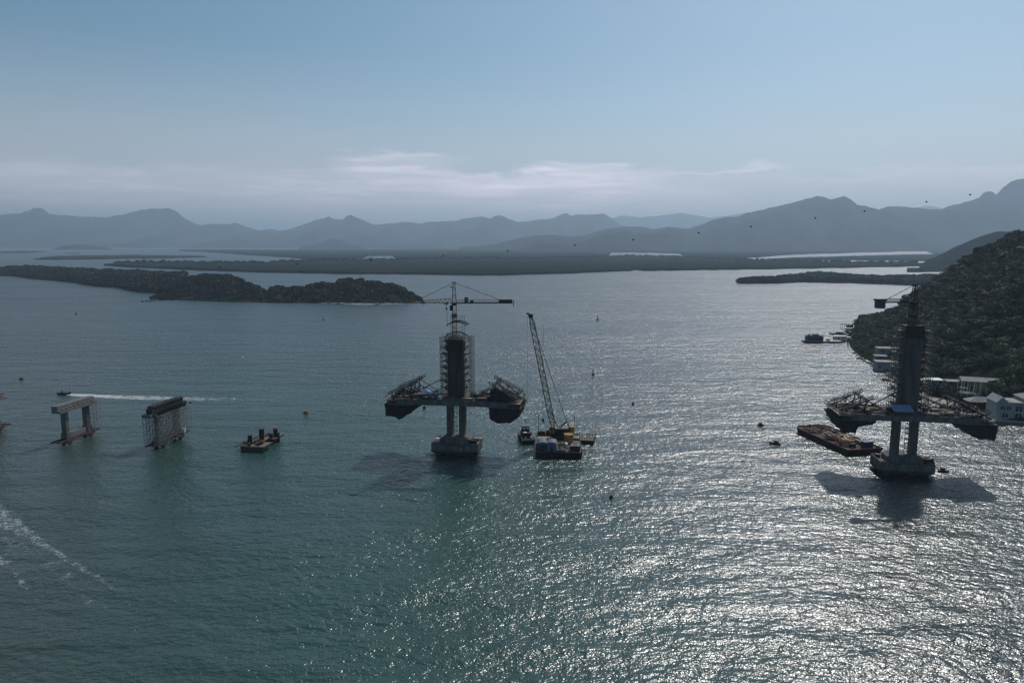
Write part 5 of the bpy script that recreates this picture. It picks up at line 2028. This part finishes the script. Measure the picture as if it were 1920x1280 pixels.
mb.build('pendant_rope', e)
mb = MB()
h1 = inv @ Vector(D(1018, 787, 300.0))
mb.bar((h1.x, h1.y, tip.z - 3.5 - 0.0), (h1.x, h1.y, h1.z), 0.07, 'dark_steel')
mb.bar((h1.x + 0.6, h1.y, h1.z + 30), (h1.x, h1.y, h1.z), 0.06, 'dark_steel')
mb.bar((jt.x, jt.y, jt.z), (jt.x, jt.y, 6), 0.06, 'dark_steel')
mb.build('hoist_rope', e)
mb = MB()
mb.box((h1.x, h1.y, h1.z), (0.9, 0.7, 1.2), 'dark_steel')
mb.bar((h1.x, h1.y, h1.z - 0.5), (h1.x - 0.6, h1.y, h1.z - 1.7), 0.4, 'dark_steel')
mb.build('hook', e)

# pontoon moored on the right side of the barge
pp = G(1099, 829, 0)
e = empty('mooring_pontoon', (pp[0], pp[1], 0), R(-12), 'small brown pontoon with rails behind the crane barge', 'pontoon')
mb = MB()
mb.xz_prism([(-3.5, -0.5), (3.0, -0.5), (4.2, 1.6), (-3.5, 1.6)], -3.0, 3.0, 'hull_black')
mb.build('hull', e)
mb = MB()
mb.box((0, 0, 1.7), (7.2, 5.8, 0.15), 'wood')
for k in range(6):
    mb.box((-2.8 + 1.1 * k, 0, 1.85), (0.2, 5.4, 0.25), 'dark_steel')
mb.build('deck_boards', e)
mb = MB()
railing(mb, (-3.4, 2.9, 1.8), (3.8, 2.9, 1.8), 1.6, 6, 'wood', 0.16)
railing(mb, (3.9, -2.9, 1.8), (4.1, 2.9, 1.8), 1.8, 5, 'wood', 0.16)
mb.build('railing', e)

# ------------------------------------------------------------------ push boat beside the crane barge
tp = G(986, 829, 0)
e = empty('push_boat', (tp[0], tp[1] + 4, 0), R(100), 'dark push boat with a two level wheelhouse left of the crane barge', 'boat')
mb = MB()
poly = [(-7, -3.0), (4.5, -3.0), (7.2, -1.8), (7.2, 1.8), (4.5, 3.0), (-7, 3.0)]
mb.prism([(x * 0.92, y * 0.85) for x, y in poly], -0.8, 1.9, 'hull_black', top=poly)
mb.build('hull', e)
mb = MB()
for x in (-5, -2.6, 0, 2.6, 5):
    for y in (-3.05, 3.05):
        if abs(x) < 4.6:
            mb.bar((x, y - 0.15, 1.1), (x, y + 0.15, 1.1), 1.0, 'rubber', n=10)
mb.build('tyre_fender', e)
mb = MB()
mb.box((-0.6, 0, 3.0), (5.6, 4.2, 2.2), 'dark_steel')
mb.box((1.0, 0, 5.3), (2.8, 3.2, 2.4), 'dark_steel')
wh = mb.build('deckhouse', e)
for s_ in (-1, 1):
    for k in range(2):
        mb = MB()
        mb.box((0.3 + 1.3 * k, s_ * 1.62, 5.7), (0.9, 0.08, 0.8), 'white_paint')
        mb.build('window', wh)
    mb = MB()
    mb.box((-0.42, s_ * 0.75, 5.7), (0.08, 1.0, 0.8), 'white_paint')
    mb.build('window', wh)
mb = MB()
mb.box((1.0, 0, 6.6), (3.2, 3.6, 0.2), 'grey_steel')
mb.box((-2.6, 0.8, 4.3), (1.6, 1.6, 0.3), 'white_paint')
mb.build('roof', e)
mb = MB()
mb.bar((1.2, 0, 6.6), (1.2, 0, 10.2), 0.16, 'dark_steel')
mb.bar((1.2, -0.9, 8.6), (1.2, 0.9, 8.6), 0.1, 'dark_steel')
mb.build('mast', e)
mb = MB()
railing(mb, (-6.8, -2.8, 1.9), (4.4, -2.8, 1.9), 1.0, 8, 'grey_steel', 0.09)
railing(mb, (-6.8, 2.8, 1.9), (4.4, 2.8, 1.9), 1.0, 8, 'grey_steel', 0.09)
mb.build('railing', e)
mb = MB()
for k, (x, y, mt) in enumerate(((-4.6, 1.0, 'cream'), (-5.4, -1.4, 'galvanised'), (4.4, 0.5, 'white_paint'), (5.4, -0.8, 'grey_steel'), (3.2, -1.9, 'cream'), (-3.9, -1.9, 'white_paint'))):
    mb.box((x, y, 2.25), (0.9, 0.8, 0.7), mt, k)
mb.build('deck_lockers', e)

# ------------------------------------------------------------------ cargo barge at the right pylon
bx_, by_ = 147.8, 307.5
CA = R(101)
e = empty('cargo_barge', (bx_, by_, 0), CA, 'long rusty cargo barge moored left of the headland pylon', 'barge')
mb = MB()
L, Wd = 20.0, 8.4
deck = [(-L, -Wd), (L - 3, -Wd), (L, -Wd + 2.5), (L, Wd - 2.5), (L - 3, Wd), (-L, Wd)]
mb.prism([(x * 0.94, y * 0.93) for x, y in deck], -1, 2.0, 'hull_black', top=deck)
mb.add([(x, y, 2.05) for x, y in deck], [tuple(range(6))], 'rust')
mb.build('hull', e)
mb = MB()
for a, b in zip(deck, deck[1:] + deck[:1]):
    mb.bar((a[0], a[1], 2.3), (b[0], b[1], 2.3), 0.3, 'red_rust', 0.6)
mb.build('coaming', e)
for (x, y) in ((L - 0.8, 0.0), (L - 1.5, -4.5), (-L + 0.8, -6)):
    mb = MB()
    mb.cyl((x, y, 2.0), 0.35, 1.3, 'dark_steel', 10, 0.45)
    mb.build('bollard', e)


def on_cargo(x, y, z=2.06):
    c_, s_ = math.cos(CA), math.sin(CA)
    return (bx_ + x * c_ - y * s_, by_ + x * s_ + y * c_, z)


heap_mats = ['red_rust', 'rust', 'wood', 'pale_wood', 'rust', 'tan_deck', 'red_rust', 'yellow_paint', 'rust', 'grey_steel']
heap_lbl = ['reddish heap of scrap steel', 'brown heap of rusty sections', 'brown timber heap', 'pale timber heap', 'dark rusty beam pile', 'tan board pile', 'long red brown net pile', 'low yellow beam pile', 'rusty rod pile', 'grey pipe pile']
spots = [(13.5, 3.2), (8.5, -3.8), (9.5, 4.0), (3.5, 0.6), (14.5, -3.0), (-2.5, -3.6), (-3.0, 4.6), (-7.0, -0.5), (-11.0, 3.8), (-11.5, -4.2)]
pos_w = ['at the bow', 'left of the bow', 'right behind the bow', 'in the middle', 'at the bow corner', 'by the near side', 'by the pylon side', 'just aft of the middle', 'near the blue container', 'on the stern corner']
for k, (x, y) in enumerate(spots):
    q_ = np.random.default_rng(500 + k)
    mb = MB()
    for j in range(26):
        a = 0.35 * q_.normal() + (0 if k % 2 else 1.2)
        l_ = 1.5 + 3.2 * q_.random()
        cx, cy_, cz = 1.7 * q_.normal() * 0.8, 1.3 * q_.normal() * 0.8, 0.25 + 1.0 * q_.random()
        mb.bar((cx - l_ / 2 * math.cos(a), cy_ - l_ / 2 * math.sin(a), cz), (cx + l_ / 2 * math.cos(a), cy_ + l_ / 2 * math.sin(a), cz + 0.3 * q_.normal()), 0.25 + 0.45 * q_.random(), heap_mats[k] if j % 4 else heap_mats[(k + 2) % 10], 0.2 + 0.2 * q_.random())
    o = mb.build('material_heap')
    o.location = on_cargo(x, y)
    o.rotation_euler = (0, 0, CA)
    tag(o, '%s %s of the cargo barge' % (heap_lbl[k], pos_w[k]), 'heap')
e = empty('container', on_cargo(-16.4, -3.4), CA + R(90), 'blue box container at the stern of the cargo barge', 'container')
mb = MB()
mb.box((0, 0, 1.35), (4.4, 2.4, 2.5), 'blue_paint')
for k in range(14):
    mb.box((-2.05 + 0.315 * k, 0, 1.35), (0.12, 2.5, 2.2), 'blue_paint')
mb.build('body', e)
mb = MB()
mb.box((0, 0, 2.66), (4.5, 2.5, 0.1), 'blue_grey')
mb.build('roof', e)
e = empty('deck_winch', on_cargo(-15.6, 3.0), CA, 'dark winch beside the blue container on the cargo barge', 'winch')
mb = MB()
mb.bar((0, -0.9, 1.1), (0, 0.9, 1.1), 1.4, 'dark_steel', n=12)
mb.build('drum', e)
mb = MB()
for y in (-1.1, 1.1):
    mb.xz_prism([(-0.9, 0), (0.9, 0), (0.3, 1.7), (-0.3, 1.7)], y - 0.12, y + 0.12, 'dark_steel')
mb.build('frame', e)

# ------------------------------------------------------------------ ferry and landing at the headland
fp = G(1528, 641.5, 0)
e = empty('ferry_boat', (fp[0], fp[1], 0), R(-3), 'dark two level ferry moored off the tip of the headland', 'boat')
mb = MB()
mb.xz_prism([(-11, 1.4), (-10, -0.6), (22, -0.6), (23, 1.2), (22.5, 1.4)][::-1], -4.5, 4.5, 'hull_black')
mb.build('hull', e)
mb = MB()
mb.box((7, 0, 1.5), (31, 8.8, 0.3), 'sunlit_deck')
mb.build('deck', e)
mb = MB()
mb.box((-1, 0, 3.6), (14, 6.8, 4.0), 'blue_paint')
mb.box((-1, 0, 6.4), (15.5, 7.6, 0.35), 'dark_steel')
for k in range(6):
    mb.box((-6.6 + 2.3 * k, -3.42, 3.6), (1.2, 0.1, 1.1), 'glass')
mb.build('cabin', e)
mb = MB()
mb.box((0, 0, 7.2), (4.6, 4.0, 1.3), 'grey_steel')
mb.box((-5.5, 0, 7.0), (1.6, 2.0, 1.0), 'dark_steel')
mb.bar((1, 0, 7.5), (1, 0, 9.6), 0.25, 'dark_steel')
mb.build('roof_gear', e)
mb = MB()
mb.box((11.5, 0, 2.4), (2.5, 3.0, 1.6), 'grey_steel')
mb.build('locker', e)
for k, (px, py, w, mt, lb) in enumerate(((1571, 640, 14, 'sunlit_deck', 'pale boxy work boat right of the dark ferry'), (1590, 639, 6, 'grey_steel', 'small grey boat between the work boat and the headland'), (1571, 626.5, 15, 'sunlit_deck', 'pale landing pontoon behind the work boat'), (1587, 624, 8, 'grey_steel', 'grey pontoon with a white hut near the palm'))):
    p_ = G(px, py, 0)
    e = empty('work_boat' if k < 2 else 'landing_pontoon', (p_[0], p_[1], 0), R(-4), lb, 'boat' if k < 2 else 'pontoon')
    mb = MB()
    mb.xz_prism([(-w / 2, 1.3), (-w / 2 + 0.8, -0.5), (w / 2 - 0.8, -0.5), (w / 2, 1.3)][::-1], -2.6, 2.6, 'hull_black')
    mb.build('hull', e)
    mb = MB()
    mb.box((0, 0, 1.4), (w, 5.2, 0.2), mt)
    mb.build('deck', e)
    mb = MB()
    hh = (3.4, 2.0, 1.2, 3.4)[k]
    mb.box((0.1 * w, 0.4, 1.5 + hh / 2), (w * (0.75, 0.5, 0.4, 0.35)[k], 3.6, hh), 'sunlit_deck' if k != 3 else 'white_paint')
    mb.box((0.1 * w, 0.4, 1.6 + hh), (w * (0.8, 0.55, 0.45, 0.4)[k], 4.0, 0.2), 'white_paint')
    mb.box((0.0, -1.42, 1.5 + hh * 0.5), (0.9, 0.08, hh * 0.6), 'dark_steel')
    mb.build('cabin', e)
    mb = MB()
    mb.bar((-w * 0.3, 0, 1.4), (-w * 0.3, 0, 4.4), 0.2, 'dark_steel')
    mb.bar((-w * 0.45, 1.5, 1.4), (-w * 0.45, 1.5, 3.4), 0.2, 'dark_steel')
    mb.build('mast', e)
p_ = G(1585, 616, 0)
e = empty('boat_shed', (p_[0], p_[1], 0), R(-4), 'open flat roofed boat shed left of the palm tree', 'shed')
mb = MB()
mb.box((2, 0, 5.0), (13, 5, 0.3), 'dark_steel')
mb.build('roof', e)
for x in (-4, 0, 4, 8):
    for y in (-2.2, 2.2):
        mb = MB()
        mb.box((x, y, 2.2), (0.3, 0.3, 5.6), 'dark_steel')
        mb.build('post', e)
mb = MB()
mb.box((5, 1, 2.6), (6, 2.8, 2.4), 'hull_black')
mb.build('store_room', e)

# ------------------------------------------------------------------ speedboat, small craft, buoys
sp_ = G(120, 739, 0)
e = empty('speedboat', tuple(sp_), R(171), 'dark open speedboat racing to the left with a white wake', 'boat')
mb = MB()
poly = [(-4.0, -1.4), (1.5, -1.4), (4.8, -0.15), (4.8, 0.15), (1.5, 1.4), (-4.0, 1.4)]
mb.prism([(x * 0.85, y * 0.7) for x, y in poly], -0.3, 1.0, 'hull_black', top=[(x * 1.0 + 0.3, y) for x, y in poly])
mb.build('hull', e)
mb = MB()
mb.box((0.2, 0, 1.3), (2.0, 1.8, 0.6), 'grey_steel')
mb.box((1.1, 0, 1.9), (0.15, 1.6, 0.7), 'glass')
mb.build('console', e)
mb = MB()
mb.box((-4.0, 0, 1.1), (0.7, 0.7, 1.3), 'dark_steel')
mb.build('outboard_motor', e)


def foam_strip(pts, name='boat_wake', z=0.06):
    """pts: (px, py_top, py_bottom, strength) in the picture, laid on the water"""
    V, Fc, uv = [], [], []
    m_ = 6
    for (px, y0, y1, s_) in pts:
        for j in range(m_):
            y = y1 + (y0 - y1) * j / (m_ - 1)
            p_ = G(px, y, z)
            V.append(tuple(p_))
            uv.append((s_, j / (m_ - 1)))
    n = len(pts)
    Fc = grid_faces(n, m_)
    o_ = np_mesh(name, V, Fc, ['foam'])
    lay_ = o_.data.uv_layers.new(name='uv')
    vi = np.zeros(len(o_.data.loops), dtype=np.int32)
    o_.data.loops.foreach_get('vertex_index', vi)
    lay_.data.foreach_set('uv', np.array(uv, dtype=np.float32)[vi].ravel())
    return tag(o_, kind='stuff')


def dense(pts, n):
    p = np.array(pts, float)
    t_ = np.linspace(0, 1, len(p))
    tt = np.linspace(0, 1, n)
    return [tuple(np.interp(x, t_, p[:, k]) for k in range(p.shape[1])) for x in tt]


foam_strip(dense([(124, 737, 741.5, 1.3), (150, 736.5, 744, 1.15), (190, 736.5, 747.5, 0.95), (230, 737, 750, 0.8), (280, 738, 752, 0.74), (340, 740, 753, 0.66), (400, 741, 753, 0.55), (470, 742, 752, 0.4), (540, 743, 751, 0.28), (620, 744, 751, 0.0)], 60))
foam_strip(dense([(-30, 900, 1000, 0.6), (0, 918, 1006, 0.6), (14, 930, 1012, 0.58), (30, 946, 1014, 0.6), (50, 970, 1022, 0.58), (75, 992, 1034, 0.55), (105, 1022, 1046, 0.55), (140, 1042, 1068, 0.55), (170, 1062, 1086, 0.5), (200, 1078, 1104, 0.42), (230, 1090, 1125, 0.3), (260, 1100, 1150, 0.0)], 70), 'breaking_wave')
foam_strip(dense([(-20, 1010, 1060, 0.7), (0, 1030, 1064, 0.6), (20, 1045, 1076, 0.45), (40, 1070, 1110, 0.5), (60, 1090, 1145, 0.3), (90, 1120, 1180, 0.0)], 30), 'breaking_wave')
foam_strip(dense([(-20, 930, 1090, 0.32), (40, 960, 1110, 0.34), (120, 1020, 1140, 0.3), (220, 1080, 1180, 0.25), (320, 1100, 1200, 0.0)], 40), 'foam_patch')
foam_strip(dense([(645, 568.6, 571.2, 1.0), (690, 568.8, 571.4, 1.1), (730, 568.6, 571.0, 0.9), (760, 568, 570.5, 0.6)], 20), 'surf')
foam_strip(dense([(906, 848, 862, 0.5), (893, 852, 864, 0.6), (880, 855, 864, 0.3), (800, 852, 862, 0.1)], 16), 'surf')
for (px, py, w) in ((740, 708, 9), (722, 726, 12), (830, 781, 7), (455, 669, 7)):
    foam_strip(dense([(px - w, py - 0.8, py + 1.0, 0.3), (px, py - 1.2, py + 1.2, 0.75), (px + w, py - 1.0, py + 0.8, 0.3)], 9), 'whitecap')


def small_boat(px, py, rz, L_, label, mat='hull_black'):
    p_ = G(px, py, 0)
    e = empty('small_boat', tuple(p_), rz, label, 'boat')
    mb = MB()
    h_ = L_ / 2
    poly = [(-h_, -0.22 * L_), (h_ * 0.4, -0.22 * L_), (h_, 0), (h_ * 0.4, 0.22 * L_), (-h_, 0.22 * L_)]
    mb.prism([(x * 0.9, y * 0.8) for x, y in poly], -0.3, 0.8, mat, top=poly)
    mb.build('hull', e)
    mb = MB()
    mb.box((-0.1 * L_, 0, 1.2), (0.4 * L_, 0.28 * L_, 0.8), 'dark_steel', 0, 0.85)
    mb.build('cuddy', e)
    return e


small_boat(1427, 798, R(10), 3.6, 'tiny dark boat left of the cargo barge bow')
small_boat(1453, 832, R(150), 5.2, 'small dark boat just left of the cargo barge')
small_boat(1769, 884, R(-10), 4.0, 'small dark boat right of the headland pylon base')
small_boat(1905, 786, R(0), 5.0, 'small boat lying against the stone wharf', 'blue_paint')


def buoy(px, py, kind, label, s_=1.0):
    p_ = G(px, py, 0)
    e = empty('buoy', tuple(p_), 0, label, 'buoy')
    mb = MB()
    if kind == 'can':
        mb.box((0, 0, 0.55), (2.7 * s_, 1.9 * s_, 1.7 * s_), 'orange_paint', 0.1)
        mb.build('float', e)
        mb = MB()
        mb.box((0, 0, 1.45 * s_), (2.8 * s_, 2.0 * s_, 0.14), 'yellow_paint', 0.1)
        mb.build('lid', e)
    elif kind == 'red':
        mb.cyl((0, 0, -0.5), 1.2 * s_, 1.5 * s_, 'red_paint', 16)
        mb.build('float', e)
        mb = MB()
        mb.cyl((0, 0, 1.0 * s_), 0.5 * s_, 0.5 * s_, 'orange_paint', 12)
        mb.build('cap', e)
    elif kind == 'ball':
        for k in range(6):
            a0, a1 = -math.pi / 2 + math.pi * k / 6, -math.pi / 2 + math.pi * (k + 1) / 6
            mb.cyl((0, 0, 0.35 + 1.0 * s_ * math.sin(a0)), max(0.01, 1.0 * s_ * math.cos(a0)), 1.0 * s_ * (math.sin(a1) - math.sin(a0)), 'rubber', 14, max(0.01, 1.0 * s_ * math.cos(a1)))
        mb.build('float', e)
        mb = MB()
        mb.cyl((0, 0, 1.2 * s_), 0.2, 0.4, 'dark_steel', 8)
        mb.build('ring', e)
    else:
        mb.cyl((0, 0, -0.5), 1.1 * s_, 1.5 * s_, 'hull_black', 14, 0.9 * s_)
        mb.build('float', e)
        mb = MB()
        mb.lattice((0, 0, 1.0 * s_), (0, 0, 3.4 * s_), 0.9 * s_, 0.4 * s_, 4, 0.12, 0.08, 'dark_steel')
        mb.cyl((0, 0, 3.3 * s_), 0.35 * s_, 0.8 * s_, 'hull_black', 10)
        mb.build('cage', e)
    return e


buoy(573.5, 774, 'can', 'boxy orange buoy right of the pile platform', 0.85)
buoy(40, 711, 'red', 'low red buoy near the left edge')
buoy(1112, 703, 'nav', 'dark pillar buoy right of the lattice boom')
buoy(1120.5, 600, 'nav', 'far dark pillar buoy below the mangrove shore', 1.3)
buoy(606, 600, 'nav', 'thin far marker pole below the wooded island', 0.9)
buoy(143, 590, 'nav', 'thin marker pole far out on the left', 0.9)
buoy(1187, 758, 'ball', 'black ball buoy right of the crane barge boom', 0.8)
buoy(1146, 933.5, 'ball', 'black ball buoy in the glitter in front of the crane barge', 0.75)
buoy(795.5, 765, 'ball', 'black ball buoy under the left half of the middle deck', 0.85)
buoy(758, 566, 'ball', 'far black ball buoy by the tip of the wooded island', 0.8)

# ------------------------------------------------------------------ marker balls on the power line across the bay
balls = [(105, 507), (258, 505), (412, 499.5), (556, 495), (696, 488), (831, 480), (952, 470), (1078, 460.5), (1187, 448.5), (1310, 436.5), (1408, 423.5), (1529, 409.5), (1621, 395.5), (1737, 379.5), (1819, 364.5)]
bp_ = np.array(balls, float)
cf = np.polyfit(bp_[:, 0], bp_[:, 1], 3)
YL = 420.0
mb = MB()
src = None
pts = []
for k, px in enumerate(np.linspace(-300, 2300, 80)):
    yv = np.polyval(cf, np.clip(px, 60, 1900)) + (px - 1900) * 0.0 * (px > 1900)
    if px > 1900:
        yv = np.polyval(cf, 1900) + (px - 1900) * (-0.19)
    pts.append(D(px, yv, YL))
for a, b in zip(pts[:-1], pts[1:]):
    mb.bar(a, b, 0.03, 'grey_steel')
tag(mb.build('power_line'), 'hair thin power line strung across the whole bay', 'cable')
bm = bmesh.new()
bmesh.ops.create_icosphere(bm, subdivisions=2, radius=0.55)
me = bpy.data.meshes.new('marker_ball')
bm.to_mesh(me)
bm.free()
me.materials.append(MAT['hull_black'])
for k, (px, py) in enumerate(balls):
    o = bpy.data.objects.new('marker_ball', me)
    COL.objects.link(o)
    o.location = D(px, np.polyval(cf, px), YL)
    tag(o, 'small dark marker ball on the power line across the bay', 'marker ball', 'marker balls on the power line')
# ------------------------------------------------------------------ haze
hm = MB()
hm.add([(x, y, z) for z in (-12, 1180) for x, y in ((-46000, -7000), (46000, -7000), (46000, 61000), (-46000, 61000))],
       [(0, 3, 2, 1), (4, 5, 6, 7), (0, 1, 5, 4), (1, 2, 6, 5), (2, 3, 7, 6), (3, 0, 4, 7)], 'rock')
ho = hm.build('haze')
ho.data.materials.clear()
m = bpy.data.materials.new('haze_air')
m.use_nodes = True
t = m.node_tree
t.nodes.clear()
o = t.nodes.new('ShaderNodeOutputMaterial')
pv = t.nodes.new('ShaderNodeVolumePrincipled')
pv.inputs['Color'].default_value = (0.61, 0.79, 1.0, 1)
pv.inputs['Density'].default_value = 0.00008
pv.inputs['Anisotropy'].default_value = 0.3
t.links.new(pv.outputs[0], o.inputs['Volume'])
ho.data.materials.append(m)
tag(ho, kind='stuff')
